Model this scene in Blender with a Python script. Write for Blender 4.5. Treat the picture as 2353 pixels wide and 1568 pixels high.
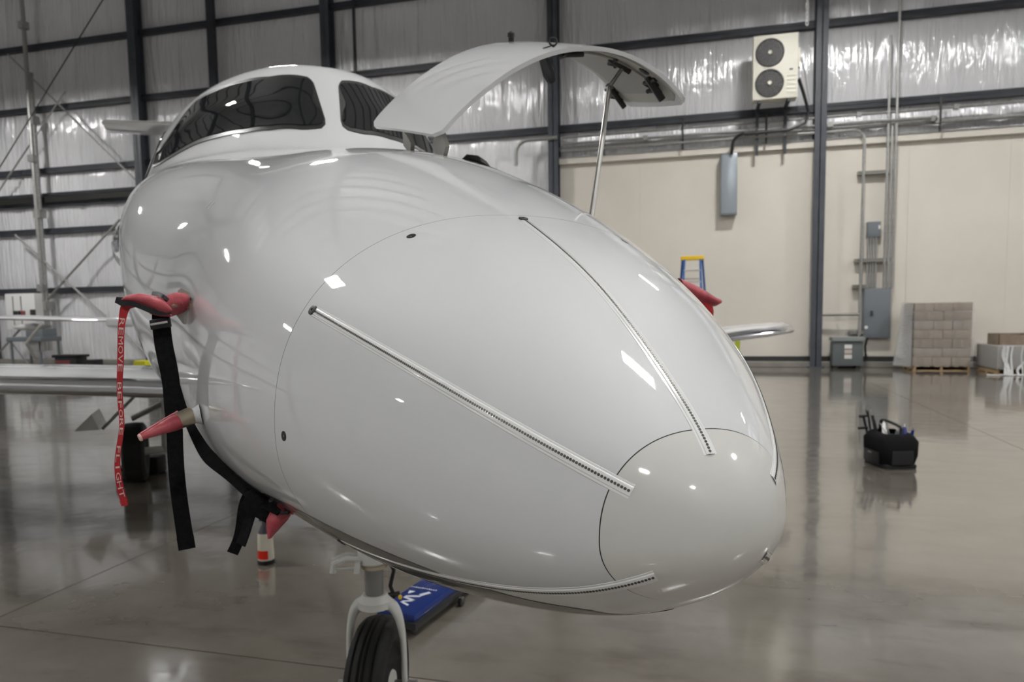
import bpy, bmesh, math, random
import numpy as np
from mathutils import Vector, Matrix, Euler
random.seed(7)
for o in list(bpy.data.objects): bpy.data.objects.remove(o)
C = bpy.context.scene.collection
scene = bpy.context.scene
PI = math.pi

# ------------------------------------------------------------------ camera
FP, CX, CY = 1650.0, 1176.5, 861.0          # focal length and optical centre of a 2353 x 1568 frame
CAM = np.array([0.0, 0.0, 1.7])
R3 = np.array([[0.9666104, 0.00755096, -0.25613925],
               [0.25580555, -0.08731457, 0.96277707],
               [-0.0150948, -0.99615217, -0.08633075]])      # columns: right, down, forward
cd = bpy.data.cameras.new('camera')
cam = bpy.data.objects.new('camera', cd); C.objects.link(cam)
cd.sensor_width = 36.0; cd.sensor_fit = 'HORIZONTAL'; cd.lens = 36.0 * FP / 2353.0
cd.shift_x = 0.0; cd.shift_y = (CY - 784.0) / 2353.0
cd.clip_start = 0.05; cd.clip_end = 200
mw = Matrix.Identity(4)
for i in range(3):
    mw[i][0] = R3[i, 0]; mw[i][1] = -R3[i, 1]; mw[i][2] = -R3[i, 2]; mw[i][3] = CAM[i]
cam.matrix_world = mw
cd.dof.use_dof = True; cd.dof.focus_distance = 0.98; cd.dof.aperture_fstop = 8.0
scene.camera = cam
vs = scene.view_settings
vs.view_transform = 'Standard'; vs.look = 'None'; vs.gamma = 1.0; vs.use_curve_mapping = False
vs.exposure = 0.30
w = bpy.data.worlds.new('world'); scene.world = w; w.use_nodes = True
w.node_tree.nodes['Background'].inputs[0].default_value = (0.5, 0.55, 0.6, 1)
w.node_tree.nodes['Background'].inputs[1].default_value = 0.05
LAMP = 240.0                                   # luminance of the hangar lamps

def ray(x, y):
    d = R3 @ np.array([x - CX, y - CY, FP]); return d / np.linalg.norm(d)
def floor_at(x, y, z=0.0):
    d = ray(x, y); return CAM + d * (z - CAM[2]) / d[2]
def wall_at(x, y, Y):
    d = ray(x, y); return CAM + d * Y / d[1]

# ------------------------------------------------------------------ materials
def new_mat(name, col, rough=0.5, metal=0.0, coat=0.0, spec=0.5, emit=None, es=0.0, trans=0.0, ior=1.45, alpha=1.0):
    m = bpy.data.materials.new(name); m.use_nodes = True
    b = m.node_tree.nodes['Principled BSDF']
    b.inputs['Base Color'].default_value = (*col, 1); b.inputs['Roughness'].default_value = rough
    b.inputs['Metallic'].default_value = metal; b.inputs['Coat Weight'].default_value = coat
    b.inputs['Coat Roughness'].default_value = 0.02; b.inputs['Specular IOR Level'].default_value = spec
    b.inputs['IOR'].default_value = ior; b.inputs['Transmission Weight'].default_value = trans; b.inputs['Alpha'].default_value = alpha
    if emit: b.inputs['Emission Color'].default_value = (*emit, 1); b.inputs['Emission Strength'].default_value = es
    return m
def noise_mat(name, c1, c2, scale=3.0, rough=(0.4, 0.6), metal=0.0, bump=0.0, bscale=40.0, stretch=(1, 1, 1), coat=0.0, detail=5.0, lo=0.35, hi=0.65, spec=0.5):
    m = new_mat(name, c1, rough[0], metal, coat, spec); nt = m.node_tree; N = nt.nodes; L = nt.links; b = N['Principled BSDF']
    tc = N.new('ShaderNodeTexCoord'); mp = N.new('ShaderNodeMapping'); mp.inputs['Scale'].default_value = stretch
    L.new(tc.outputs['Object'], mp.inputs[0])
    nz = N.new('ShaderNodeTexNoise'); nz.inputs['Scale'].default_value = scale; nz.inputs['Detail'].default_value = detail
    L.new(mp.outputs[0], nz.inputs['Vector'])
    cr = N.new('ShaderNodeValToRGB'); cr.color_ramp.elements[0].color = (*c1, 1); cr.color_ramp.elements[1].color = (*c2, 1)
    cr.color_ramp.elements[0].position = lo; cr.color_ramp.elements[1].position = hi
    L.new(nz.outputs[0], cr.inputs[0]); L.new(cr.outputs[0], b.inputs['Base Color'])
    mr = N.new('ShaderNodeMapRange'); mr.inputs[3].default_value = rough[0]; mr.inputs[4].default_value = rough[1]
    L.new(nz.outputs[0], mr.inputs[0]); L.new(mr.outputs[0], b.inputs['Roughness'])
    if bump:
        n2 = N.new('ShaderNodeTexNoise'); n2.inputs['Scale'].default_value = bscale; n2.inputs['Detail'].default_value = 4
        L.new(mp.outputs[0], n2.inputs['Vector']); bp = N.new('ShaderNodeBump'); bp.inputs['Strength'].default_value = bump
        bp.inputs['Distance'].default_value = 0.02
        L.new(n2.outputs[0], bp.inputs['Height']); L.new(bp.outputs[0], b.inputs['Normal'])
    return m
WHITE = new_mat('white_paint', (0.60, 0.61, 0.612), 0.55, 0, 1.0, 0.25)
WHITE.node_tree.nodes['Principled BSDF'].inputs['Coat IOR'].default_value = 1.65
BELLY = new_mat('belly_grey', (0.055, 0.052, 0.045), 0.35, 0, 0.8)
BOOT = new_mat('radome_boot', (0.57, 0.565, 0.53), 0.5, 0, 0.8, 0.3)
BOOT.node_tree.nodes['Principled BSDF'].inputs['Coat Roughness'].default_value = 0.07
WHITE2 = new_mat('gear_white', (0.62, 0.62, 0.58), 0.4, 0, 0.3)
INNER = new_mat('door_liner', (0.40, 0.385, 0.34), 0.5)
SEAMM = new_mat('seam_dark', (0.03, 0.03, 0.03), 0.6)
CHROME = new_mat('polished_alloy', (0.82, 0.83, 0.85), 0.09, 1.0)
STEEL = new_mat('brushed_steel', (0.45, 0.44, 0.42), 0.35, 1.0)
BRASS = new_mat('pale_bronze', (0.55, 0.48, 0.36), 0.3, 1.0)
PLATE = new_mat('plate_grey', (0.33, 0.32, 0.29), 0.35, 0.6)
GLASS = new_mat('tinted_glass', (0.012, 0.013, 0.014), 0.03, 0, 0.0, 0.6)
RUBBER = noise_mat('tyre_rubber', (0.012, 0.012, 0.012), (0.018, 0.017, 0.016), 12, (0.5, 0.7), bump=0.15, bscale=60, spec=0.25)
GASKET = new_mat('gasket', (0.02, 0.022, 0.02), 0.35)
BLACK = noise_mat('black_webbing', (0.006, 0.006, 0.007), (0.010, 0.010, 0.011), 90, (0.8, 0.95), bump=0.4, bscale=350, spec=0.12)
BPLAST = new_mat('black_plastic', (0.012, 0.012, 0.013), 0.35)
BARM = new_mat('dark_fitting', (0.03, 0.03, 0.028), 0.45, 0.4)
RED = noise_mat('red_vinyl', (0.27, 0.02, 0.035), (0.44, 0.085, 0.10), 14, (0.35, 0.55), bump=0.35, bscale=25)
REDRIB = noise_mat('red_ribbon', (0.34, 0.012, 0.016), (0.42, 0.02, 0.025), 30, (0.6, 0.75))
PINKW = new_mat('ribbon_print', (0.62, 0.47, 0.44), 0.6)
STRIPB = new_mat('strip_clear', (0.74, 0.75, 0.74), 0.15, 0, 1.0)
BUTTON = new_mat('segment_metal', (0.10, 0.095, 0.088), 0.4, 0.7)
COLM = noise_mat('column_paint', (0.055, 0.062, 0.075), (0.07, 0.077, 0.09), 3, (0.4, 0.5))
GIRT = noise_mat('girt_paint', (0.03, 0.033, 0.04), (0.042, 0.046, 0.054), 3, (0.45, 0.6))
CREAM = noise_mat('cream_liner', (0.67, 0.625, 0.55), (0.71, 0.665, 0.59), 0.6, (0.5, 0.6))
CREAM2 = new_mat('cream_cap', (0.68, 0.64, 0.57), 0.5)
GALV = noise_mat('galvanised', (0.30, 0.30, 0.285), (0.40, 0.40, 0.385), 20, (0.4, 0.5), 0.6)
GREYBOX = new_mat('grey_enclosure', (0.16, 0.175, 0.19), 0.45)
GREYDK = new_mat('transformer_grey', (0.105, 0.12, 0.118), 0.5)
ACW = new_mat('ac_ivory', (0.72, 0.70, 0.60), 0.5)
ACD = new_mat('ac_dark', (0.035, 0.035, 0.035), 0.5)
CARD = noise_mat('cardboard', (0.20, 0.155, 0.11), (0.27, 0.21, 0.155), 4, (0.75, 0.9))
WOOD = noise_mat('pallet_wood', (0.32, 0.22, 0.12), (0.42, 0.30, 0.17), 5, (0.7, 0.9), stretch=(1, 8, 8))
BLUE = new_mat('ladder_blue', (0.03, 0.10, 0.30), 0.45)
YEL = new_mat('ladder_yellow', (0.80, 0.52, 0.02), 0.45)
CREEP = new_mat('creeper_blue', (0.002, 0.018, 0.13), 0.3, 0, 0.25)
INK = new_mat('white_ink', (0.62, 0.64, 0.72), 0.5)
ALU = new_mat('aluminium', (0.55, 0.55, 0.54), 0.35, 1.0)
LIMEG = new_mat('lime_tag', (0.45, 0.52, 0.03), 0.6)
NAVY = new_mat('navy_plastic', (0.01, 0.02, 0.16), 0.4)
REDP = new_mat('red_label', (0.65, 0.015, 0.0), 0.5)
BOTW = new_mat('bottle_white', (0.62, 0.58, 0.47), 0.45)
WHITEP = new_mat('white_plastic', (0.75, 0.75, 0.73), 0.4)
DARKIN = new_mat('bay_shade', (0.02, 0.02, 0.02), 0.8)
ADDED_UPLIGHT = new_mat('added_uplight_glow', (1, 1, 1), 0.5, emit=(1.0, 0.99, 0.975), es=LAMP * 0.09)
LIGHTM = new_mat('lamp_diffuser', (1, 1, 1), 0.5, emit=(1.0, 0.99, 0.975), es=LAMP)
HOUSING = new_mat('lamp_housing', (0.6, 0.6, 0.6), 0.4)
FILM = new_mat('stretch_film', (0.85, 0.85, 0.84), 0.12, 0, 0.0, 0.8, alpha=0.16)
FILM2 = new_mat('white_film', (0.86, 0.86, 0.85), 0.2, 0, 0.0, 0.7, alpha=0.5)
def film_bump(m):
    nt = m.node_tree; N = nt.nodes; L = nt.links; b = N['Principled BSDF']
    tc = N.new('ShaderNodeTexCoord'); n2 = N.new('ShaderNodeTexNoise'); n2.inputs['Scale'].default_value = 9; n2.inputs['Detail'].default_value = 6
    mp = N.new('ShaderNodeMapping'); mp.inputs['Scale'].default_value = (1, 1, 3); mp.inputs['Rotation'].default_value = (0.3, 0.5, 0)
    L.new(tc.outputs['Object'], mp.inputs[0]); L.new(mp.outputs[0], n2.inputs['Vector'])
    bp = N.new('ShaderNodeBump'); bp.inputs['Strength'].default_value = 0.9; bp.inputs['Distance'].default_value = 0.05
    L.new(n2.outputs[0], bp.inputs['Height']); L.new(bp.outputs[0], b.inputs['Normal'])
film_bump(FILM); film_bump(FILM2)

def vinyl_mat():            # shiny white vapour barrier of the insulation, wrinkled along its height
    m = new_mat('vinyl_insulation', (0.74, 0.74, 0.755), 0.16, 0.0, 1.0, 1.0); nt = m.node_tree; N = nt.nodes; L = nt.links; b = N['Principled BSDF']
    tc = N.new('ShaderNodeNewGeometry'); mp = N.new('ShaderNodeMapping'); mp.inputs['Scale'].default_value = (1, 1, 0.10)
    L.new(tc.outputs['Position'], mp.inputs[0])
    n1 = N.new('ShaderNodeTexNoise'); n1.inputs['Scale'].default_value = 7.0; n1.inputs['Detail'].default_value = 4; n1.inputs['Roughness'].default_value = 0.55
    L.new(mp.outputs[0], n1.inputs['Vector'])
    bp = N.new('ShaderNodeBump'); bp.inputs['Strength'].default_value = 1.0; bp.inputs['Distance'].default_value = 0.10
    L.new(n1.outputs[0], bp.inputs['Height']); L.new(bp.outputs[0], b.inputs['Normal']); L.new(bp.outputs[0], b.inputs['Coat Normal'])
    b.inputs['Coat Roughness'].default_value = 0.06; b.inputs['Coat IOR'].default_value = 1.8
    return m
VINYL = vinyl_mat()

def floor_mat():
    m = new_mat('sealed_concrete', (0.3, 0.28, 0.25), 0.14, 0, 0.7, 0.6); nt = m.node_tree; N = nt.nodes; L = nt.links; b = N['Principled BSDF']
    b.inputs['Coat Roughness'].default_value = 0.07
    tc = N.new('ShaderNodeNewGeometry')
    n1 = N.new('ShaderNodeTexNoise'); n1.inputs['Scale'].default_value = 0.8; n1.inputs['Detail'].default_value = 7; n1.inputs['Roughness'].default_value = 0.6
    L.new(tc.outputs['Position'], n1.inputs['Vector'])
    cr = N.new('ShaderNodeValToRGB'); e = cr.color_ramp.elements
    e[0].position = 0.3; e[0].color = (0.112, 0.100, 0.080, 1); e[1].position = 0.7; e[1].color = (0.192, 0.172, 0.145, 1)
    L.new(n1.outputs[0], cr.inputs[0])
    n2 = N.new('ShaderNodeTexNoise'); n2.inputs['Scale'].default_value = 3.2; n2.inputs['Detail'].default_value = 8
    mp = N.new('ShaderNodeMapping'); mp.inputs['Scale'].default_value = (0.6, 1.6, 1); L.new(tc.outputs['Position'], mp.inputs[0]); L.new(mp.outputs[0], n2.inputs['Vector'])
    cr2 = N.new('ShaderNodeValToRGB'); e = cr2.color_ramp.elements
    e[0].position = 0.28; e[0].color = (0.72, 0.70, 0.68, 1); e[1].position = 0.46; e[1].color = (1, 1, 1, 1)
    L.new(n2.outputs[0], cr2.inputs[0])
    mx = N.new('ShaderNodeMix'); mx.data_type = 'RGBA'; mx.blend_type = 'MULTIPLY'; mx.inputs[0].default_value = 0.8
    L.new(cr.outputs[0], mx.inputs[6]); L.new(cr2.outputs[0], mx.inputs[7]); L.new(mx.outputs[2], b.inputs['Base Color'])
    mr = N.new('ShaderNodeMapRange'); mr.inputs[1].default_value = 0.3; mr.inputs[2].default_value = 0.7; mr.inputs[3].default_value = 0.08; mr.inputs[4].default_value = 0.2
    L.new(n2.outputs[0], mr.inputs[0]); L.new(mr.outputs[0], b.inputs['Roughness'])
    n3 = N.new('ShaderNodeTexNoise'); n3.inputs['Scale'].default_value = 2.2; n3.inputs['Detail'].default_value = 3
    L.new(tc.outputs['Position'], n3.inputs['Vector'])
    bp = N.new('ShaderNodeBump'); bp.inputs['Strength'].default_value = 0.12; bp.inputs['Distance'].default_value = 0.02
    L.new(n3.outputs[0], bp.inputs['Height']); L.new(bp.outputs[0], b.inputs['Normal']); L.new(bp.outputs[0], b.inputs['Coat Normal'])
    return m
FLOORM = floor_mat()

# ------------------------------------------------------------------ mesh helpers
class G:
    def __init__(s): s.v = []; s.f = []; s.m = []; s.mi = 0
    def add(s, vs_, fs):
        n = len(s.v); s.v += [tuple(float(c) for c in p) for p in vs_]
        for f in fs: s.f.append(tuple(i + n for i in f)); s.m.append(s.mi)
        return s
    def box(s, lo, hi, bev=0.0):
        x0, y0, z0 = lo; x1, y1, z1 = hi
        if bev <= 0:
            return s.add([(x0, y0, z0), (x1, y0, z0), (x1, y1, z0), (x0, y1, z0), (x0, y0, z1), (x1, y0, z1), (x1, y1, z1), (x0, y1, z1)],
                         [(0, 3, 2, 1), (4, 5, 6, 7), (0, 1, 5, 4), (1, 2, 6, 5), (2, 3, 7, 6), (3, 0, 4, 7)])
        b = bev; bm = bmesh.new(); bmesh.ops.create_cube(bm, size=1)
        for v in bm.verts: v.co = Vector(((x0 + x1) / 2 + v.co.x * (x1 - x0), (y0 + y1) / 2 + v.co.y * (y1 - y0), (z0 + z1) / 2 + v.co.z * (z1 - z0)))
        bmesh.ops.bevel(bm, geom=list(bm.edges), offset=b, segments=2, profile=0.6, affect='EDGES')
        bm.verts.index_update(); s.add([tuple(v.co) for v in bm.verts], [tuple(v.index for v in f.verts) for f in bm.faces]); bm.free(); return s
    def xf(s, fn, i0=0):
        for i in range(i0, len(s.v)): s.v[i] = tuple(float(c) for c in fn(np.array(s.v[i])))
        return s
    def tube(s, pts, r, n=8, cap=True, flat=None):
        pts = [np.array(p, float) for p in pts]; m = len(pts)
        rr = r if hasattr(r, '__len__') else [r] * m
        T = []
        for i in range(m):
            a = pts[min(i + 1, m - 1)] - pts[max(i - 1, 0)]; T.append(a / (np.linalg.norm(a) + 1e-12))
        up = np.array([0, 0, 1.0]) if abs(T[0][2]) < 0.9 else np.array([1.0, 0, 0])
        u = np.cross(up, T[0]); u /= np.linalg.norm(u); vs_ = []
        for i in range(m):
            u = u - T[i] * (u @ T[i]); u /= np.linalg.norm(u); q = np.cross(T[i], u)
            fu, fv = flat if flat else (1, 1)
            for k in range(n):
                a = 2 * PI * k / n; vs_.append(pts[i] + rr[i] * (math.cos(a) * fu * u + math.sin(a) * fv * q))
        fs = []
        for i in range(m - 1):
            for k in range(n): fs.append((i * n + k, i * n + (k + 1) % n, (i + 1) * n + (k + 1) % n, (i + 1) * n + k))
        if cap: fs.append(tuple(range(n))[::-1]); fs.append(tuple((m - 1) * n + k for k in range(n)))
        return s.add(vs_, fs)
    def lathe(s, base, axis, prof, n=24):      # prof: (radius, height) along axis
        ax = np.array(axis, float); ax /= np.linalg.norm(ax); up = np.array([0, 0, 1.0]) if abs(ax[2]) < 0.9 else np.array([1.0, 0, 0])
        u = np.cross(up, ax); u /= np.linalg.norm(u); q = np.cross(ax, u); base = np.array(base, float); vs_ = []
        for r, h in prof:
            for k in range(n):
                a = 2 * PI * k / n; vs_.append(base + ax * h + r * (math.cos(a) * u + math.sin(a) * q))
        m = len(prof); fs = []
        for i in range(m - 1):
            for k in range(n): fs.append((i * n + k, i * n + (k + 1) % n, (i + 1) * n + (k + 1) % n, (i + 1) * n + k))
        if prof[0][0] > 1e-6: fs.append(tuple(range(n))[::-1])
        if prof[-1][0] > 1e-6: fs.append(tuple((m - 1) * n + k for k in range(n)))
        return s.add(vs_, fs)
    def grid(s, A, cu=False, cv=False):         # A[i][j] points
        A = np.asarray(A, float); m, n = A.shape[:2]; fs = []
        for i in range(m if cu else m - 1):
            for j in range(n if cv else n - 1):
                a, b = i, (i + 1) % m; c, d = j, (j + 1) % n
                fs.append((a * n + c, b * n + c, b * n + d, a * n + d))
        return s.add(A.reshape(-1, 3), fs)
    def shell(s, A, N_, t):                     # thick sheet: grid A, normals N_, thickness t
        A = np.asarray(A, float); B = A - np.asarray(N_) * t; m, n = A.shape[:2]
        s.grid(A); s.grid(B[::-1])
        per = [(i, 0) for i in range(m)] + [(m - 1, j) for j in range(1, n)] + [(i, n - 1) for i in range(m - 2, -1, -1)] + [(0, j) for j in range(n - 2, 0, -1)]
        P_ = np.array([[A[i, j] for i, j in per] + [A[0, 0]], [B[i, j] for i, j in per] + [B[0, 0]]])
        return s.grid(P_)
    def ribbon(s, pts, wid, side, t=0.001, ends=True):   # flat strap: centre points, width(s), side vectors
        m = len(pts); pts = np.array(pts, float); wid = wid if hasattr(wid, '__len__') else [wid] * m
        side = np.array(side, float); side = side if side.ndim == 2 else np.repeat(side[None], m, 0)
        rows = []
        for i in range(m):
            T = pts[min(i + 1, m - 1)] - pts[max(i - 1, 0)]; T /= np.linalg.norm(T); u = side[i] - T * (side[i] @ T); u /= np.linalg.norm(u); nrm = np.cross(T, u)
            h = wid[i] / 2
            rows.append([pts[i] - u * h - nrm * t / 2, pts[i] + u * h - nrm * t / 2, pts[i] + u * h + nrm * t / 2, pts[i] - u * h + nrm * t / 2])
        rows = np.array(rows); s.grid(rows, cv=True); n0 = len(s.v) - 4 * m
        s.f.append((n0, n0 + 3, n0 + 2, n0 + 1)); s.f.append((n0 + 4 * m - 4, n0 + 4 * m - 3, n0 + 4 * m - 2, n0 + 4 * m - 1)); s.m += [s.mi, s.mi]
        return s
WM = {}
def make(name, g, mat, parent=None, smooth=True, angle=35, recenter=True, props=None):
    """world-space geometry -> one mesh object; under a parent it is stored in the parent's frame"""
    me = bpy.data.meshes.new(name)
    V = np.array(g.v, float)
    if parent is not None:
        M = WM[parent.name].inverted(); MM = np.array(M); V = V @ MM[:3, :3].T + MM[:3, 3]; off = np.zeros(3)
    else:
        lo, hi = V.min(0), V.max(0); off = np.array([(lo[0] + hi[0]) / 2, (lo[1] + hi[1]) / 2, lo[2]]) if recenter else np.zeros(3); V = V - off
    me.from_pydata(V.tolist(), [], g.f)
    for mm in (mat if isinstance(mat, (list, tuple)) else [mat]): me.materials.append(mm)
    if isinstance(mat, (list, tuple)): me.polygons.foreach_set('material_index', g.m)
    if smooth:
        me.polygons.foreach_set('use_smooth', [True] * len(me.polygons))
        try: me.set_sharp_from_angle(angle=math.radians(angle))
        except Exception: pass
    me.update()
    o = bpy.data.objects.new(name, me); C.objects.link(o)
    if parent is not None: o.parent = parent; WM[o.name] = WM[parent.name]
    else: o.location = off; WM[o.name] = Matrix.Translation(off)
    return o
def tag(o, label=None, cat=None, group=None, kind=None):
    if label: o['label'] = label
    if cat: o['category'] = cat
    if group: o['group'] = group
    if kind: o['kind'] = kind
    return o
def thing(name, label, cat, loc, rz=0.0, group=None, kind=None):
    o = bpy.data.objects.new(name, None); C.objects.link(o); o.empty_display_size = 0.1
    o.location = loc; o.rotation_euler = (0, 0, rz)
    WM[o.name] = Matrix.Translation(Vector([float(c) for c in loc])) @ Matrix.Rotation(rz, 4, 'Z')
    return tag(o, label, cat, group, kind)
def copy_part(src, parent, M=None, name=None):   # linked copy of a part; M places it in the parent's frame
    o = src.copy(); C.objects.link(o); o.parent = parent
    if M is not None: o.matrix_local = M
    return o
def text_mesh(txt, size, extrude=0.0005):
    cu = bpy.data.curves.new('t', 'FONT'); cu.body = txt; cu.size = size; cu.extrude = extrude; cu.resolution_u = 2
    o = bpy.data.objects.new('t', cu); C.objects.link(o); dg = bpy.context.evaluated_depsgraph_get()
    me = bpy.data.meshes.new_from_object(o.evaluated_get(dg)); V = [tuple(v.co) for v in me.vertices]; F = [tuple(p.vertices) for p in me.polygons]
    bpy.data.objects.remove(o); bpy.data.curves.remove(cu); bpy.data.meshes.remove(me); return V, F

# ------------------------------------------------------------------ the building
XL, XR, YF, YB, ZC = -34.0, 15.0, -15.0, 22.45, 15.0
fl = thing('floor', 'glossy sealed grey concrete hangar floor in large slabs', 'floor', (0, 0, 0), kind='structure')
gsub = G().box((XL, YF, -0.2), (XR, YB + 0.3, -0.03)); make('subfloor', gsub, SEAMM, fl, smooth=False)
xs = [XL] + [x for x in [3.65 + k * 7.54 for k in range(-5, 3)] if XL < x < XR] + [XR]
ys = [YF] + [y for y in [3.0 + k * 7.54 for k in range(-3, 4)] if YF < y < YB] + [YB + 0.3]
for i in range(len(xs) - 1):
    for j in range(len(ys) - 1):
        gp = 0.004
        g = G().box((xs[i] + gp, ys[j] + gp, -0.04), (xs[i + 1] - gp, ys[j + 1] - gp, 0.0)); make('slab', g, FLOORM, fl, smooth=False)
# far wall: sheet behind the insulation
wb = thing('wall_back', 'insulated steel hangar wall with dark girts and columns', 'wall', (0, YB, 0), kind='structure')
make('cladding', G().box((XL, YB + 0.15, 0), (XR, YB + 0.3, ZC)), VINYL, wb, smooth=False)
GZ = [2.80, 5.05, 7.30, 9.58, 11.83]
GZ.append(14.1); rows = [(0.12, GZ[0])] + [(GZ[i], GZ[i + 1]) for i in range(5)] + [(GZ[5], ZC)]
COLX = [3.12 - 7.56 * k for k in range(-1, 5)]
pw = 1.512
def panel_mesh(h, seed):
    rnd = random.Random(seed); n, m = 9, 7; A = np.zeros((n, m, 3))
    for i in range(n):
        for j in range(m):
            u, v = i / (n - 1), j / (m - 1)
            bulge = 0.075 * (4 * u * (1 - u)) ** 0.45 * (4 * v * (1 - v)) ** 0.5
            A[i, j] = ((u - 0.5) * pw, -bulge + (rnd.random() - .5) * 0.012 * (0 < i < n - 1) * (0 < j < m - 1), v * h)
    g = G().grid(A); me = bpy.data.meshes.new('insulation_panel'); me.from_pydata(g.v, [], g.f); me.materials.append(VINYL)
    me.polygons.foreach_set('use_smooth', [True] * len(me.polygons)); return me
for r, (z0, z1) in enumerate(rows):
    pm = [panel_mesh(z1 - z0, r * 7 + k) for k in range(3)]
    x = COLX[-1] - 3 * pw + pw / 2; k = 0
    while x < XR:
        if not (x > -4.3 and z1 < 6.0):
            o = bpy.data.objects.new('insulation_panel', pm[(k * 7 + r) % 3]); C.objects.link(o); o.parent = wb; o.location = (x, 0.02, z0)
        x += pw; k += 1
def girt(z, x0, x1, y=YB - 0.06, h=0.2, parent=wb):       # cold formed channel: web and two lips
    g = G().box((x0, y - 0.11, z - h / 2), (x1, y - 0.1, z + h / 2)); g.box((x0, y - 0.1, z + h / 2 - 0.01), (x1, y + 0.06, z + h / 2)); g.box((x0, y - 0.1, z - h / 2), (x1, y + 0.06, z - h / 2 + 0.01))
    g.box((x0, y - 0.125, z + 0.01), (x1, y - 0.11, z + 0.035)); return make('girt', g, GIRT, parent, smooth=False)
for z in GZ:
    for k in range(len(COLX) - 1):
        a, b = COLX[k + 1], COLX[k]
        if z < 6 and b > -4: continue
        girt(z, a + 0.02, b - 0.02)
    girt(z, XL, COLX[-1] - 0.02)
for (a, b) in ((XL, -19.95), (-19.6, -12.4)): 
    o = girt(6.42, a, b, h=0.1); o = girt(6.02, a, b, h=0.13)
    make('eave_rail', G().box((a, YB - 0.3, 6.1), (b, YB - 0.2, 6.32)), BARM, wb, smooth=False)
def column(x, y0=21.95, depth=0.42, wd=0.31, parent=None, top=ZC, mat=None):
    g = G(); t = 0.02
    g.box((x - wd / 2, y0, 0), (x + wd / 2, y0 + t, top)); g.box((x - wd / 2, y0 + depth - t, 0), (x + wd / 2, y0 + depth, top)); g.box((x - 0.012, y0, 0), (x + 0.012, y0 + depth, top))
    g.box((x - 0.22, y0 - 0.06, 0), (x + 0.22, y0 + depth, 0.03)); 
    return make('column', g, mat or COLM, parent, smooth=False)
for x in COLX: column(x, parent=wb)
def light_col(px, py, r, name='downpipe', mat=GIRT):
    p = wall_at(px, py, 22.1); g = G().box((p[0] - r, 22.0, 0.1), (p[0] + r, 22.2, ZC)); g.tube([(p[0] + r + .03, 21.97, 3), (p[0] + r + .03, 21.97, ZC)], 0.03, 6)
    return make(name, g, mat, wb, smooth=False)
light_col(487, 100, 0.12, 'wind_post')
p = wall_at(815, 100, 22.1)
make('wind_post', G().box((p[0] - .035, 22.05, 6.3), (p[0] + .035, 22.15, ZC)), GIRT, wb, smooth=False)
# roof, end walls
cl = thing('ceiling', 'white insulated hangar roof with dark purlins', 'ceiling', (0, 0, ZC), kind='structure')
make('roof_deck', G().box((XL, YF, ZC), (XR, YB + .3, ZC + 0.2)), VINYL, cl, smooth=False)
for k in range(24):
    y = YF + 0.8 + k * 1.6; make('purlin', G().box((XL, y - 0.05, ZC - 0.24), (XR, y + 0.05, ZC)), GIRT, cl, smooth=False)
for x in COLX:
    g = G().box((x - 0.15, YF, ZC - 0.85), (x + 0.15, YB, ZC - 0.83)); g.box((x - 0.012, YF, ZC - 0.85), (x + 0.012, YB, ZC - 0.25)); make('rafter', g, COLM, cl, smooth=False)
for nm, lo, hi in (('wall_left', (XL - .2, YF, 0), (XL, YB + .3, ZC)), ('wall_right', (XR, YF, 0), (XR + .2, YB + .3, ZC)), ('wall_front', (XL, YF - .2, 0), (XR, YF, ZC))):
    t = thing(nm, 'white insulated hangar wall with dark framing, outside the view', 'wall', ((lo[0] + hi[0]) / 2, (lo[1] + hi[1]) / 2, 0), kind='structure')
    make('cladding', G().box(lo, hi), VINYL, t, smooth=False)
    if nm == 'wall_front':
        for x in COLX: g = G().box((x - .16, YF, 0), (x + .16, YF + .4, ZC)); make('column', g, COLM, t, smooth=False)
        for z in GZ: make('girt', G().box((XL, YF, z - .1), (XR, YF + .2, z + .1)), GIRT, t, smooth=False)
    else:
        xx = XL if nm == 'wall_left' else XR - .2
        for z in GZ: make('girt', G().box((xx, YF, z - .1), (xx + .2, YB, z + .1)), GIRT, t, smooth=False)
        for k in range(5): y = YF + 3 + k * 7.5; make('column', G().box((xx - .1, y - .16, 0), (xx + .3, y + .16, ZC)), COLM, t, smooth=False)
# cream liner wall on the right
lin = thing('wall_liner', 'cream painted liner wall below the insulation', 'wall', (5, 22.3, 0), kind='structure')
LX0 = -4.3
x = LX0; k = 0
while x < XR - 0.01:
    x1 = min(x + 2.44, XR); make('wall_panel', G().box((x + .002, 22.3, 0.26), (x1 - .002, 22.42, 6.2)), CREAM, lin, smooth=False); x = x1; k += 1
make('liner_backing', G().box((LX0, 22.33, 0.1), (XR, 22.44, 6.19)), CREAM, lin, smooth=False)
make('cap', G().box((LX0, 22.16, 6.2), (XR, 22.44, 6.38)), CREAM2, lin, smooth=False)
make('cap_flashing', G().box((LX0, 22.12, 6.38), (XR, 22.44, 6.40)), GALV, lin, smooth=False)
make('upper_channel', G().box((LX0, 22.2, 6.62), (XR, 22.3, 6.72)), GALV, lin, smooth=False)
t = tag(make('baseboard_back', G().box((LX0, 22.24, 0.16), (XR, 22.3, 0.30)), SEAMM, smooth=False), 'black vinyl base strip along the foot of the cream wall', 'baseboard', kind='structure')
t = tag(make('trim_1', G().box((XL, 22.0, 0), (XR, 22.44, 0.16), 0.02), noise_mat('curb_concrete', (0.2, 0.19, 0.17), (0.27, 0.25, 0.22), 2), smooth=False), 'low concrete curb under the far wall', 'curb', kind='structure')
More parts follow.
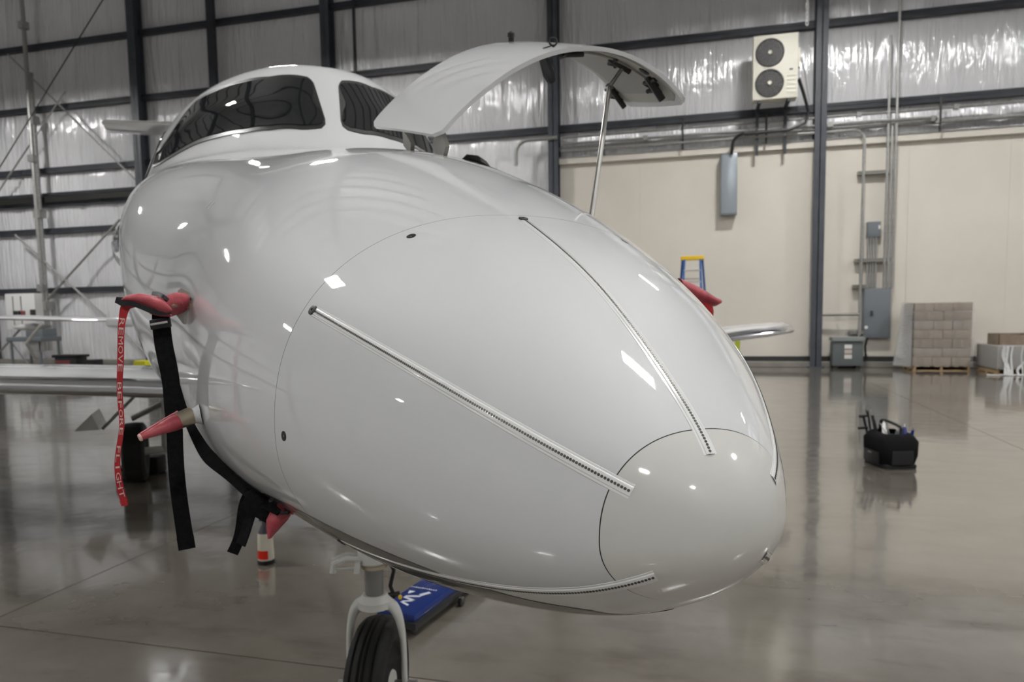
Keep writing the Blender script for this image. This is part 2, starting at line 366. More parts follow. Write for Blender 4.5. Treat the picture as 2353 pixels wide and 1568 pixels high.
# wall dressing: pipes, conduit, supports
def pipe_thing(name, pts, r, label, mat=GALV, group=None, n=8, clamps=0):
    t = thing(name, label, 'pipe', (pts[0][0], pts[0][1], min(p[2] for p in pts)), group=group)
    make('tube', G().tube(pts, r, n), mat, t)
    for k in range(clamps):
        u = (k + .5) / clamps * (len(pts) - 1); i = int(u); q = np.array(pts[i]) * (1 - (u - i)) + np.array(pts[i + 1]) * (u - i)
        make('clamp', G().box(q - r * 1.7, q + r * 1.7), mat, t, smooth=False)
    return t
def arc(c, r, a0, a1, n=7, Y=22.0):
    return [(c[0] + r * math.cos(math.radians(a0 + (a1 - a0) * i / n)), Y, c[1] + r * math.sin(math.radians(a0 + (a1 - a0) * i / n))) for i in range(n + 1)]
pipe_thing('gas_pipe', [(-4.2, 22.1, 6.98), (XR - .2, 22.1, 6.98)], 0.035, 'upper horizontal grey pipe above the cream wall', clamps=8)
pipe_thing('water_pipe', [(-4.2, 22.05, 6.78), (5.9, 22.05, 6.74), (6.1, 22.05, 6.62), (XR - .2, 22.05, 6.62)], 0.04, 'horizontal grey pipe that dips just above the wall cap', clamps=6)
pipe_thing('conduit', [(-4.2, 22.0, 6.55), (3.95, 22.0, 6.55)] + arc((3.95, 6.25), 0.3, 90, 0) + [(4.25, 22.0, 0.9)], 0.038, 'long conduit that bends down the cream wall right of the grey column')
pipe_thing('drain_bend', [(-5.6, 21.9, 6.2)] + arc((-5.2, 6.55), 0.4, 180, 90, Y=21.9) + [(-4.3, 21.9, 6.95)], 0.06, 'curved grey pipe rising behind the nose at the middle of the wall')
for k, x in enumerate((-2.9, -0.6, 1.7, 6.1, 8.3)):
    pipe_thing('hanger_rod', [(x, 22.0, 6.35), (x, 22.0, 7.25)], 0.03, 'thin vertical rod tying the pipes to the girt above the cream wall', BARM, 'pipe hanger rods above the cream wall')
for k, dx in enumerate((0.0, 0.1, 0.2)):
    pipe_thing('riser_conduit', [(4.86 + dx, 22.1, 2.2), (4.86 + dx, 22.1, ZC if k == 2 else (6.6 if k else 9.0))], 0.036, ['left one of the three tall risers above the grey panel', 'middle riser of three entering the grey panel', 'rightmost and tallest riser, running from the grey panel to the roof'][k])
for k in range(4):
    pipe_thing('short_conduit', [(4.44 + k * .07, 22.15, 2.2), (4.44 + k * .07, 22.15, 3.62)], 0.026, 'short conduit between the small grey box and the big panel', group='short conduits below the small grey box')
def strut(x0, x1, z, label):
    g = G().box((x0, 22.1, z - .045), (x1, 22.28, z + .045)); g.box((x0, 22.08, z - .045), (x1, 22.1, z - .02)); g.box((x0, 22.08, z + .02), (x1, 22.1, z + .045))
    return tag(make('strut_channel', g, PLATE, smooth=False), label, 'channel')
strut(4.13, 5.02, 5.4, 'upper strut channel across the risers on the cream wall')
strut(4.11, 5.02, 3.0, 'middle strut channel across the risers, level with the ladder top')
strut(4.08, 4.45, 2.28, 'short strut channel at the top left of the big grey panel')
strut(4.02, 4.40, 0.98, 'short strut channel over the transformer box')
pipe_thing('cross_pipe', [(3.25, 22.0, 1.5), (4.25, 22.0, 1.5)], 0.045, 'short horizontal pipe from the column to the conduit above the transformer', PLATE)
def enclosure(name, label, x0, x1, z0, z1, d, mat, handle=True):
    t = thing(name, label, 'electrical box', ((x0 + x1) / 2, 22.3 - d / 2, z0))
    make('body', G().box((x0, 22.3 - d, z0), (x1, 22.3, z1), 0.012), mat, t)
    dr = make('door', G().box((x0 + .02, 22.3 - d - .02, z0 + .02), (x1 - .02, 22.3 - d, z1 - .02), 0.006), mat, t)
    if handle:
        xm = x0 + .3 * (x1 - x0); zm = (z0 + z1) / 2; make('latch', G().box((xm - .03, 22.3 - d - .05, zm - .07), (xm + .03, 22.3 - d - .02, zm + .07), .008), SEAMM, dr)
    return t, dr
t, dr = enclosure('panel_board', 'tall grey electrical panel on the cream wall left of the cartons', 4.36, 5.06, 0.82, 2.22, 0.2, GREYBOX)
make('sticker', G().lathe((4.44, 22.078, 1.13), (0, -1, 0), [(0.045, 0), (0.045, .003)], 12), WHITEP, dr)
t, dr = enclosure('junction_box', 'small square grey electrical box between the conduits', 4.41, 4.76, 3.62, 4.06, 0.16, GREYBOX, False)
make('sticker', G().box((4.69, 22.11, 3.85), (4.74, 22.12, 3.95)), WHITEP, dr, smooth=False)
t = thing('wall_cabinet', 'tall narrow grey metal box high on the cream wall near the column', 'electrical box', (0.7, 22.2, 4.4))
make('body', G().box((0.47, 21.98, 4.42), (0.93, 22.3, 6.14), 0.02), new_mat('cabinet_grey', (0.30, 0.34, 0.37), 0.3, 0.3), t)
make('lid', G().box((0.49, 21.95, 4.45), (0.91, 21.98, 6.10), 0.01), new_mat('cabinet_lid', (0.34, 0.38, 0.41), 0.28, 0.3), t)
make('bottom_lip', G().box((0.47, 21.94, 4.42), (0.93, 21.98, 4.46)), GREYBOX, t, smooth=False)
t = thing('transformer', 'dark grey floor transformer box with white warning labels beside the column', 'transformer', (3.92, 21.8, 0))
make('body', G().box((3.5, 21.55, 0.08), (4.28, 22.0, 0.74), 0.01), GREYDK, t)
make('lid', G().box((3.47, 21.5, 0.76), (4.31, 22.02, 0.88), 0.015), new_mat('lid_grey', (0.22, 0.235, 0.23), .45), t)
make('foot', G().box((3.55, 21.6, 0), (3.65, 21.95, 0.08)), SEAMM, t, smooth=False); make('foot', G().box((4.12, 21.6, 0), (4.22, 21.95, 0.08)), SEAMM, t, smooth=False)
for k in range(3): make('warning_label', G().box((3.80, 21.54, 0.28 + k * .14), (3.99, 21.552, 0.39 + k * .14)), new_mat('label_tint', [(0.66, .63, .6), (.52, .42, .38), (.66, .64, .62)][k], .6), t, smooth=False)
make('whip', G().tube([(4.32, 21.9, .2), (4.42, 21.9, .25), (4.40, 21.95, .6), (4.46, 22.0, .83)], .03, 8), BPLAST, t)
# outdoor unit on its posts
t = thing('condensing_unit', 'ivory double-fan condensing unit mounted high beside the column', 'air conditioner', (1.93, 21.5, 7.4))
X0, X1, Y0, Y1, Z0, Z1 = 1.27, 2.42, 21.2, 21.65, 7.36, 9.05
body = make('casing', G().box((X0, Y0, Z0), (X1, Y1, Z1), 0.03), ACW, t)
for zc in (Z0 + 0.42, Z0 + 1.22):
    ctr = np.array([X0 + .43, Y0 - .005, zc])
    fr = make('fan_grille', G().lathe(ctr, (0, -1, 0), [(.37, 0), (.37, .03), (.34, .035), (.34, .004), (.0001, .004)], 32), ACD, t)
    gg = G()
    for k in range(5):
        rr = .07 + k * .065; gg.tube([ctr + np.array([rr * math.cos(a), -.03, rr * math.sin(a)]) for a in np.linspace(0, 2 * PI, 25)], .0045, 4, False)
    for k in range(14): a = 2 * PI * k / 14; gg.tube([ctr + np.array([.05 * math.cos(a), -.03, .05 * math.sin(a)]), ctr + np.array([.345 * math.cos(a), -.03, .345 * math.sin(a)])], .004, 4)
    make('guard_wire', gg, STEEL, fr)
    make('hub', G().lathe(ctr - np.array([0, .03, 0]), (0, -1, 0), [(.055, 0), (.05, .02), (.0001, .025)], 16), ACW, fr)
for k in range(5): make('louvre', G().box((X0 + .88, Y0 - .02, Z0 + .12 + k * .11), (X1 - .06, Y0, Z0 + .18 + k * .11), .008), ACW, t)
make('badge', G().box((X0 + .93, Y0 - .01, Z0 + .72), (X0 + 1.02, Y0, Z0 + .76)), SEAMM, t, smooth=False)
make('valve_cover', G().box((X1, Y0 + .06, Z0 + .8), (X1 + .07, Y0 + .3, Z0 + 1.3), .02), ACW, t)
st = thing('unit_stand', 'dark steel stand carrying the condensing unit above the cream wall', 'stand', (1.9, 21.6, 6.35))
for xx in (1.45, 2.2):
    make('post', G().box((xx - .04, 21.98, 6.05), (xx + .04, 22.06, 7.36)), GIRT, st, smooth=False)
    make('arm', G().box((xx - .04, 21.2, 7.27), (xx + .04, 22.3, 7.35)), GIRT, st, smooth=False)
pipe_thing('refrigerant_line', [(2.47, 21.45, 7.9), (2.6, 21.6, 7.6), (2.78, 21.8, 7.1), (2.7, 21.8, 6.8), (2.3, 21.8, 6.65), (1.1, 21.85, 6.62)] + arc((1.1, 6.32), .32, 90, 180, Y=21.85) + [(0.76, 21.9, 6.1)], 0.045, 'black insulated hose from the condensing unit to the tall grey box', BPLAST, n=10)
pipe_thing('thin_cable', [(2.48, 21.4, 8.5), (2.62, 21.5, 8.1), (2.8, 21.8, 7.3)], 0.012, 'thin grey cable at the right side of the condensing unit', GALV)
ch = thing('hanging_chain', 'pale chain hanging from the roof left of the grey column', 'chain', (2.66, 21.2, 9.2))
for k in range(34):
    z = 9.25 + k * .105; g = G(); a = (k % 2) * PI / 2 + .5
    pts = [(2.62 + .035 * math.cos(t_) * math.cos(a), 21.2 + .035 * math.cos(t_) * math.sin(a), z + .068 * math.sin(t_)) for t_ in np.linspace(0, 2 * PI, 11)]
    if k == 0: src = make('link', g.tube(pts, .013, 5, False), WHITEP, ch); src0 = src
    elif k == 1: src1 = make('link', g.tube(pts, .013, 5, False), WHITEP, ch)
    else: copy_part(src0 if k % 2 == 0 else src1, ch, Matrix.Translation((0, 0, .105 * (k - k % 2))))
# left wall rods and pipes
def rod(name, a, b, r, label, mat=GALV, Y=22.0):
    A = wall_at(a[0], a[1], Y); B = wall_at(b[0], b[1], Y); return pipe_thing(name, [A, B], r, label, mat)
rod('brace_rod', (18, 125), (330, 432), .03, 'diagonal brace rod running down to the right behind the tail')
rod('brace_rod', (275, 505), (-20, 830), .04, 'diagonal brace rod running down left behind the red ribbon')
rod('brace_rod', (35, 540), (340, 815), .04, 'diagonal brace rod passing behind the white far wing to the lower right')
rod('brace_rod', (150, 210), (-30, 480), .03, 'faint diagonal brace rod crossing the first one high at the left')
rod('guy_cable', (242, -10), (-10, 400), .018, 'thin dark cable sloping steeply at the top left', BARM, 19.0)
p = wall_at(50, 0, 21.9); pipe_thing('tall_pipe', [(p[0], 21.9, .5), (p[0], 21.9, ZC - .15)], .075, 'left one of the two tall pipes at the far left of the wall', clamps=3)
p = wall_at(78, 300, 22.0); pipe_thing('tall_pipe', [(p[0], 22, .5), (p[0], 22, 10.8)], .09, 'right and shorter one of the two tall pipes at the far left', clamps=3)
p = wall_at(160, 150, 22.1); 
# lamps in the roof
LX = [-24.5, -10.8, 2.9, 13.4]; LY = [-8.0, 4.3, 16.6]; ZL = 10.5
for i, lx in enumerate(LX):
    for j, ly in enumerate(LY):
        t = thing('high_bay_lamp', 'white flat high bay lamp under the roof, seen only as a reflection', 'lamp', (lx, ly, ZL), group='high bay lamps under the roof')
        if i == 0 and j == 0:
            g = G().box((lx - .64, ly - .36, ZL + .2), (lx + .64, ly + .36, ZL + .28))
            for lo, hi in (((-.64, -.36), (.64, -.35)), ((-.64, .35), (.64, .36)), ((-.64, -.36), (-.63, .36)), ((.63, -.36), (.64, .36))): g.box((lx + lo[0], ly + lo[1], ZL + .11), (lx + hi[0], ly + hi[1], ZL + .2))
            hs = make('housing', g, HOUSING, t, smooth=False)
            d1 = make('diffuser', G().box((lx - .60, ly - .32, ZL + .17), (lx + .60, ly - .05, ZL + .19)), LIGHTM, t, smooth=False)
            d2 = make('diffuser', G().box((lx - .60, ly + .05, ZL + .17), (lx + .60, ly + .32, ZL + .19)), LIGHTM, t, smooth=False)
            d3 = make('added_uplight', G().box((lx - .60, ly - .32, ZL + .285), (lx + .60, ly + .32, ZL + .30)), ADDED_UPLIGHT, t, smooth=False)  # unseen glowing strip added to brighten the roof ribs and their reflections
            hr = make('hanger', G().tube([(lx, ly, ZL + .28), (lx, ly, ZC - .1)], .012, 5), STEEL, t)
        else:
            for s_ in (hs, d1, d2, d3, hr): copy_part(s_, t)

# ------------------------------------------------------------------ the jet: a skin function of station s (aft of the nose tip) and angle th
PV = [0.0277, 0.7837, 1.4522, 0.6389, 0.5795, 0.0525, 0.548, 0.6681, 2.2463, 2.1605, 0.9595, 2.9248, 2.6636, 0.0, 0.0987, 0.1848, 0.3002, 0.4306, 0.5245, 0.6003, 0.6881, 0.8303, 0.8888, 0.8917, 0.8853, 0.0871, 0.1709, 0.2911, 0.4267, 0.5444, 0.6767, 0.7928, 0.9143, 1.0372, 1.1298, 1.1266, 0.061, 0.1237, 0.1792, 0.2262, 0.2361, 0.2687, 0.2926, 0.3289, 0.3597, 0.3901, 0.4063, 2.4939, 3.0929, 0.4038, 1.1356, 0.0326, 0.079, -0.0088, 0.7872]
TIP = np.array(PV[0:3]); YAW = PV[3]; S_RING = PV[4]; S_CAP = PV[5]; TH_A = PV[6]; TH_D = PV[7]; NT_, NB_, SWEEP = PV[8:11]
W_ = np.r_[0, PV[14:25]]; TOP_ = np.r_[0, PV[25:36]]; BOT_ = np.r_[0, PV[36:47]]; CANP = PV[47:52]; ZM = PV[52:55]
SK = np.array([0, .03, .12, .3, .6, .9, 1.3, 1.8, 2.4, 3.0, 3.8, 5.0]); TK = np.sqrt(SK)
def cubic_coef(x, y):
    n = len(x); h = np.diff(x); A = np.zeros((n, n)); b = np.zeros(n); A[0, 0] = A[-1, -1] = 1
    for i in range(1, n - 1):
        A[i, i - 1] = h[i - 1]; A[i, i] = 2 * (h[i - 1] + h[i]); A[i, i + 1] = h[i]; b[i] = 6 * ((y[i + 1] - y[i]) / h[i] - (y[i] - y[i - 1]) / h[i - 1])
    return np.linalg.solve(A, b)
def cubic(x, y, M, q):
    h = np.diff(x); q = np.clip(q, x[0], x[-1]); i = np.clip(np.searchsorted(x, q) - 1, 0, len(x) - 2); a = x[i + 1] - q; c = q - x[i]; H_ = h[i]
    return M[i] * a ** 3 / 6 / H_ + M[i + 1] * c ** 3 / 6 / H_ + (y[i] / H_ - M[i] * H_ / 6) * a + (y[i + 1] / H_ - M[i + 1] * H_ / 6) * c
MW, MT, MB_ = cubic_coef(TK, W_), cubic_coef(TK, TOP_), cubic_coef(TK, BOT_)
def sm(t): t = np.clip(t, 0, 1); return t * t * (3 - 2 * t)
AX = np.array([-math.sin(YAW), math.cos(YAW), 0]); LT = np.array([-math.cos(YAW), -math.sin(YAW), 0]); UP = np.array([0, 0, 1.0])
ORG = np.array([TIP[0], TIP[1], 0.0]); RZ = math.atan2(AX[1], AX[0])
def AL(p):                                   # aircraft frame (aft, left in the picture, up) -> world
    p = np.asarray(p, float); return ORG + p[..., 0:1] * AX + p[..., 1:2] * LT + p[..., 2:3] * UP
def section_at(px, py, s):                   # point of the jet's cross plane at station s seen along a sight line
    d = ray(px, py); t = ((ORG + AX * s - CAM) @ AX) / (d @ AX); q = CAM + d * t - ORG; return np.array([s, q @ LT, q[2]])
CREASE = math.radians(-52)
def skin(s, th):
    s = np.asarray(s, float); th = np.asarray(th, float); t = np.sqrt(s)
    wd = cubic(TK, W_, MW, t); zt = cubic(TK, TOP_, MT, t); zb = -cubic(TK, BOT_, MB_, t)
    zm = ZM[0] * sm(s / .8) + ZM[1] * sm(s / 2.5) + ZM[2] * sm((s - 1) / 3)
    k = sm(s / 1.2); c = np.cos(th); sn = np.sin(th); up = sn >= 0
    n = np.where(up, CANP[3] * 2 * (1 - k) + NT_ * k, (CANP[4] + 1) * 2 * (1 - k) + NB_ * k); e = 2 / n
    y = wd * np.sign(c) * np.abs(c) ** e
    bump = CANP[2] * sm((s - SWEEP * (np.abs(y) / .8) ** 2 - CANP[0]) / (CANP[1] - CANP[0]))
    z = zm + np.where(up, (zt - zm) + bump, zm - zb) * np.sign(sn) * np.abs(sn) ** e
    tail = sm((s - 8.5) / 5.5)                # tail cone, far behind
    y = y * (1 - .8 * tail); z = z * (1 - .75 * tail) + 1.0 * tail
    return np.stack([s + 0 * y, y, z + TIP[2]], -1)
def skin_n(s, th, h=1e-3):
    s = np.asarray(s, float); th = np.asarray(th, float)
    a = skin(s + h, th) - skin(np.maximum(s - h, 1e-6), th); b = skin(s, th + h) - skin(s, th - h); n = np.cross(a, b)
    n /= np.linalg.norm(n, axis=-1, keepdims=True) + 1e-12; ctr = np.stack([s + .6, 0 * s, 0 * s + TIP[2] + .15], -1); sg = np.sign(((skin(s, th) - ctr) * n).sum(-1))
    return n * sg[..., None]
def skin_off(s, th, d): return skin(s, th) + skin_n(s, th) * d
jet = thing('business_jet', 'white business jet filling the picture, nose towards the viewer, nose door open', 'airplane', ORG, RZ)
def jet_sheet(name, s_list, mat, parent=jet, off=0.0, nth=144, close_tip=False, **k):
    th = np.linspace(0, 2 * PI, nth, endpoint=False); S, T = np.meshgrid(s_list, th, indexing='ij'); A = skin(S, T) if off == 0 else skin_off(S, T, off)
    g = G().grid(AL(A), cv=True)
    if close_tip: n = len(g.v); g.add([AL(np.array([0 - off, 0, TIP[2] + 0.0])) ], []); g.f += [(n, (j + 1) % nth, j) for j in range(nth)]; g.m += [0] * nth
    return make(name, g, mat, parent, angle=60)
gap = 0.0005
sA = np.linspace(0.0, 1, 40)[1:] ** 2 * (S_CAP - gap)
tipobj = jet_sheet('radome_tip', np.r_[0.00002, 0.0002, sA], BOOT, close_tip=True, nth=256, off=0.0005)
tag(tipobj, 'slightly cream erosion cap on the nose tip')
sB = np.r_[S_CAP + gap, np.linspace(S_CAP + .006, S_RING - .004, 46), S_RING - gap]
radome = jet_sheet('radome', sB, WHITE, nth=256)
sC = np.r_[S_RING + gap, np.linspace(S_RING + .01, 2.3, 50), np.linspace(2.315, 3.95, 120), np.linspace(4.0, 4.6, 12), np.linspace(4.7, 14.0, 30)]
fus = jet_sheet('fuselage', sC, WHITE, nth=256)
jet_sheet('seam_backing', [S_CAP - .004, S_CAP + .004], SEAMM, off=-0.001)
jet_sheet('seam_backing', [S_RING - .006, S_RING + .006], SEAMM, off=-0.0014)
# darker colour under the nose, its upper edge a sharp line on the flank
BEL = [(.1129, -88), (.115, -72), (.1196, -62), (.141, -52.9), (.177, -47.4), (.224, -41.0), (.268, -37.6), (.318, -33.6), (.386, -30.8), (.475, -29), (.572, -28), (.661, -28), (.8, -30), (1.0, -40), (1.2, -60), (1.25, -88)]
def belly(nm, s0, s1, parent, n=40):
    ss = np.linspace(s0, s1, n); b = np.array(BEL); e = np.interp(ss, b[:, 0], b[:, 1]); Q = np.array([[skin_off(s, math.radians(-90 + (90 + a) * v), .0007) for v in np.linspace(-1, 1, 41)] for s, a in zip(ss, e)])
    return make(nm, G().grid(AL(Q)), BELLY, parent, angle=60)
tag(belly('belly_band', .1129, S_RING - .001, radome), 'dark grey band under the nose'); tag(belly('belly_band', S_RING + .001, 1.25, fus), 'dark grey band behind the radome')
# lightning diverter strips on the radome
def strip(th, s0, s1, label=None):
    n = 90; s = np.linspace(s0, s1, n); T = np.full(n, th); P_ = skin(s, T); Nn = skin_n(s, T); tg = np.gradient(P_, axis=0); tg /= np.linalg.norm(tg, axis=1)[:, None]; sd = np.cross(Nn, tg)
    prof = [(-.0088, .0), (-.0084, .0005), (-.0060, .0007), (-.0050, .0015), (-.0030, .0019), (.0030, .0019), (.0050, .0015), (.0060, .0007), (.0084, .0005), (.0088, .0)]
    A = np.array([[P_[i] + sd[i] * a + Nn[i] * b for a, b in prof] for i in range(n)])
    o = make('diverter_strip', G().grid(AL(A)), STRIPB, radome, angle=25)
    L_ = np.r_[0, np.cumsum(np.linalg.norm(np.diff(P_, axis=0), axis=1))]; m = int(L_[-1] / .0040); g = G()
    for k in range(m):
        u = (k + .9) * .0040
        if u > L_[-1] - .004: break
        c = np.array([np.interp(u, L_, P_[:, j]) for j in range(3)]); nn = np.array([np.interp(u, L_, Nn[:, j]) for j in range(3)]); tt = np.array([np.interp(u, L_, tg[:, j]) for j in range(3)])
        nn /= np.linalg.norm(nn); tt /= np.linalg.norm(tt); ss = np.cross(nn, tt); r = .00172
        top = [c + nn * .0024 + r * (math.cos(a) * tt + math.sin(a) * ss) for a in np.linspace(0, 2 * PI, 10, endpoint=False)]; bot = [q - nn * .0008 for q in top]
        g.add(AL(np.array(top + bot)), [tuple(range(10))] + [(i, (i + 1) % 10, 10 + (i + 1) % 10, 10 + i) for i in range(10)])
    tag(make('segment_row', g, BUTTON, o, smooth=False), kind='stuff')
    c = P_[-1]; nn = Nn[-1]; sc = make('strip_screw', G().lathe(AL(c + nn * .001), AL(nn) - ORG, [(.0085, 0), (.0085, .002), (.006, .0026), (.0022, .0026), (.002, .0008), (.0001, .0008)], 18), BARM, radome)
    return o
for th, s0 in ((TH_A, .038), (PI / 2, .031), (PI - TH_A, .032), (-TH_D, .026), (PI + TH_D, .022)): strip(th, s0, S_RING - .026)
def skin_screw(s, th, r=.008, parent=fus, nm='fastener'):
    c = skin(s, th); nn = skin_n(s, th); return make(nm, G().lathe(AL(c - nn * .0005), AL(nn) - ORG, [(r, 0), (r, .0012), (r * .7, .0016), (r * .28, .0016), (r * .25, .0004), (.0001, .0004)], 16), BARM, parent)
for th in (63.72, 0.1, -35, 116.3, 180): skin_screw(S_RING - .030, math.radians(th), parent=radome, nm='radome_screw')
# skin patches (windows, plates, doors)
def patch_rows(lower, upper, nu=36, nv=9, shrink=0.0):
    lo, up_ = np.array(lower, float), np.array(upper, float)
    def res(a): d = np.r_[0, np.cumsum(np.hypot(np.diff(a[:, 0]) * 1.0, np.radians(np.diff(a[:, 1])) * .85))]; u = np.linspace(0, d[-1], nu); return np.stack([np.interp(u, d, a[:, 0]), np.interp(u, d, a[:, 1])], 1)
    a, b = res(lo), res(up_); v = np.linspace(0, 1, nv)[None, :, None]; Q = a[:, None] * (1 - v) + b[:, None] * v
    if shrink:
        c = Q.mean((0, 1)); 
        Q = Q.copy(); L = Q - c
        du = np.linspace(-1, 1, nu)[:, None, None]; dv = np.linspace(-1, 1, nv)[None, :, None]
        ev = (b - a)[:, None]; ln = np.hypot(ev[..., 0], np.radians(ev[..., 1]) * .85)[..., None] + 1e-6
        Q = Q - dv * ev / ln * np.minimum(shrink, ln * .45)
        eu = np.gradient(Q, axis=0); lu = np.hypot(eu[..., 0], np.radians(eu[..., 1]) * .85)[..., None] + 1e-6
        Q = Q - np.sign(du) * np.abs(du) ** 8 * eu / lu * shrink
    return Q
def patch(name, Q, off, mat, parent, thick=0.004, mirror=False):
    S = Q[..., 0]; T = np.radians(Q[..., 1]); T = PI - T if mirror else T
    A = skin_off(S, T, off); N_ = skin_n(S, T); g = G()
    if name == 'windshield':       # an evenly bulged pane blended into its rim
        n_u, n_v = S.shape; u = np.linspace(0, 1, n_u)[:, None, None]; v = np.linspace(0, 1, n_v)[None, :, None]
        Cn = (1 - v) * A[:, :1] + v * A[:, -1:] + (1 - u) * A[:1] + u * A[-1:] - ((1 - u) * (1 - v) * A[0, 0] + u * (1 - v) * A[-1, 0] + (1 - u) * v * A[0, -1] + u * v * A[-1, -1])
        w_ = 16 * u * (1 - u) * v * (1 - v); df = ((A - Cn) * N_).sum(-1, keepdims=True); k_ = max(0.0, float((df / np.maximum(w_, 1e-3))[w_ > .4].max())); nn_ = N_[n_u // 2, n_v // 2]
        A = A * (1 - w_) + (Cn + nn_ * (w_ * (k_ + .002)) + N_ * .001) * w_
    g.shell(AL(A), AL(N_) - ORG, thick); return make(name, g, mat, parent, angle=50)
WU = [(3.72, 28.3), (3.75, 30.6), (3.62, 38.2), (3.563, 43.3), (3.509, 48.8), (3.454, 53.6), (3.293, 61.1), (3.137, 69.5), (3.024, 76.8), (2.957, 84.0), (2.93, 86.6), (2.895, 87.4)]
WL = [(3.70, 27.6), (3.64, 28.4), (3.50, 34), (3.335, 42.6), (3.158, 52.3), (3.008, 60.0), (2.869, 67.8), (2.771, 74.8), (2.686, 83.3), (2.675, 87.0), (2.690, 88.3), (2.72, 88.5)]
for mir in (False, True):
    gk = patch('window_frame', patch_rows(WL, WU, 60, 15), .004, GASKET, jet, .01, mir)
    ws = patch('windshield', patch_rows(WL, WU, 60, 17, shrink=.02), .0065, GLASS, jet, .004, mir)
    q2l = [(3.78, 22), (3.8, 12), (4.0, 11), (4.35, 12)]; q2u = [(3.82, 32), (3.95, 40), (4.2, 42), (4.45, 40)]
    patch('window_frame', patch_rows(q2l, q2u, 16, 7), .002, GASKET, jet, .01, mir); patch('side_window', patch_rows(q2l, q2u, 16, 7, .02), .006, GLASS, jet, .004, mir)
# small marks on the nose skin
for ds in (-.022, .02): 
    Q = patch_rows([(1.616 + ds, 39.0), (1.616 + ds, 41.6)], [(1.628 + ds, 39.0), (1.628 + ds, 41.6)], 4, 3); patch('drain_slot', Q, .0008, PLATE, fus, .001)
skin_screw(2.30, PI / 2, .009); skin_screw(2.33, math.radians(91), .006)
# the nose door opening on the far side, its door, hinges and stay
DQ = [0.8875, 1.3363, 1.2971, 3.0433, -0.7488, -0.2281, 0.1983, 0.3977, 0.1572, -0.0452]
def door_pt(X):
    s0, s1, th_h, th_e, phi, dy, dz, dx, roll, pit = DQ; A = skin(s0, th_h); B = skin(s1, th_h); ax = (B - A) / np.linalg.norm(B - A); X = np.asarray(X) - A
    c, sn = math.cos(phi), math.sin(phi); X = X * c + np.cross(ax, X) * sn + (X @ ax)[..., None] * ax * (1 - c)
    c, sn = math.cos(roll), math.sin(roll); X = np.stack([X[..., 0] * c - X[..., 1] * sn, X[..., 0] * sn + X[..., 1] * c, X[..., 2]], -1)
    c, sn = math.cos(pit), math.sin(pit); X = np.stack([X[..., 0] * c - X[..., 2] * sn, X[..., 1], X[..., 0] * sn + X[..., 2] * c], -1)
    return X + A + np.array([dx, dy, dz])
def door_q(s, th, off=0.0): return door_pt(skin_off(s, th, off))
def rounded(ns, nt_, s0, s1, t0, t1, rc=.035):
    S = np.zeros((nt_, ns)); T = np.zeros((nt_, ns))
    for i, t in enumerate(np.linspace(t0, t1, nt_)):
        e = min((t - t0), (t1 - t)) * .6; ins = 0 if e > rc else rc - math.sqrt(max(0, rc * rc - (rc - e) ** 2))
        S[i] = np.linspace(s0 + ins, s1 - ins, ns); T[i] = t
    return S, T
S, T = rounded(14, 60, DQ[0], DQ[1], DQ[2], DQ[3])
A = door_q(S, T); Bq = door_q(S, T, -.01); N_ = (A - Bq) / np.linalg.norm(A - Bq, axis=-1, keepdims=True)
door = make('nose_door', G().shell(AL(A), AL(N_) - ORG, .012), WHITE, jet, angle=50); tag(door, 'open curved nose door standing up over the nose')
S2, T2 = rounded(10, 50, DQ[0] + .02, DQ[1] - .02, DQ[2] + .05, DQ[3] - .04); A2 = door_q(S2, T2, -.0125)
make('door_liner', G().shell(AL(A2), AL(N_[:50, :10]) - ORG, .003), INNER, door, angle=50)
S2, T2 = rounded(8, 16, DQ[0] + .09, DQ[1] - .07, 2.38, 2.92, .02); A2 = door_q(S2, T2, -.017); make('inner_pan', G().shell(AL(A2), AL(A2 * 0 + N_[25, 5]) - ORG, .006), new_mat('pan_grey', (.30, .285, .26), .5), door, angle=50)
def on_door(s, th, d=-.02): return AL(door_q(np.array(s), np.array(th), d))
def latch(s, th, sc=1.0, nm='latch'):
    g = G(); p = [on_door(s, th, -.013), on_door(s, th, -.03 * sc), on_door(s + .03 * sc, th, -.045 * sc), on_door(s + .045 * sc, th + .03, -.03 * sc)]
    g.tube(p, .008 * sc, 6); g.tube([on_door(s - .03 * sc, th - .05, -.016), on_door(s + .03 * sc, th - .05, -.03), on_door(s + .03 * sc, th + .07, -.016)], .009 * sc, 6); g.tube([on_door(s, th - .08, -.02), on_door(s, th + .09, -.04 * sc)], .012 * sc, 8)
    return make(nm, g, BARM, door)
latch(DQ[0] + .06, 2.86, .95); latch(DQ[1] - .04, 2.93, .8); latch(DQ[0] + .03, 2.16, .6); latch(DQ[0] + .10, 2.60, .7, 'stay_bracket')
g = G(); g.lathe(on_door(DQ[0] + .04, 2.72, -.013), on_door(DQ[0] + .04, 2.72, -.03) - on_door(DQ[0] + .04, 2.72, -.013), [(.018, 0), (.018, .006), (.012, .009)], 12); make('switch', g, BARM, door)
g = G(); g.tube([on_door(DQ[0] + .03, 1.98, -.012), on_door(DQ[0] + .03, 2.0, -.06), on_door(DQ[0] + .035, 2.02, -.085)], [.014, .018, .013], 8); make('latch_body', g, BPLAST, door)
g = G(); c = on_door(DQ[0] + .055, 2.08, .014); 
g.tube([c + .011 * (math.cos(a) * np.array([.95, .3, 0]) + math.sin(a) * UP) for a in np.linspace(0, 2 * PI, 21)], .0028, 6, False); g.tube([c - UP * .011, on_door(DQ[0] + .055, 2.08, 0)], .004, 6); g.tube([c - UP * .010, c + np.array([-.030, -.0, -.016])], .0016, 5)
make('pull_ring', g, BARM, door)
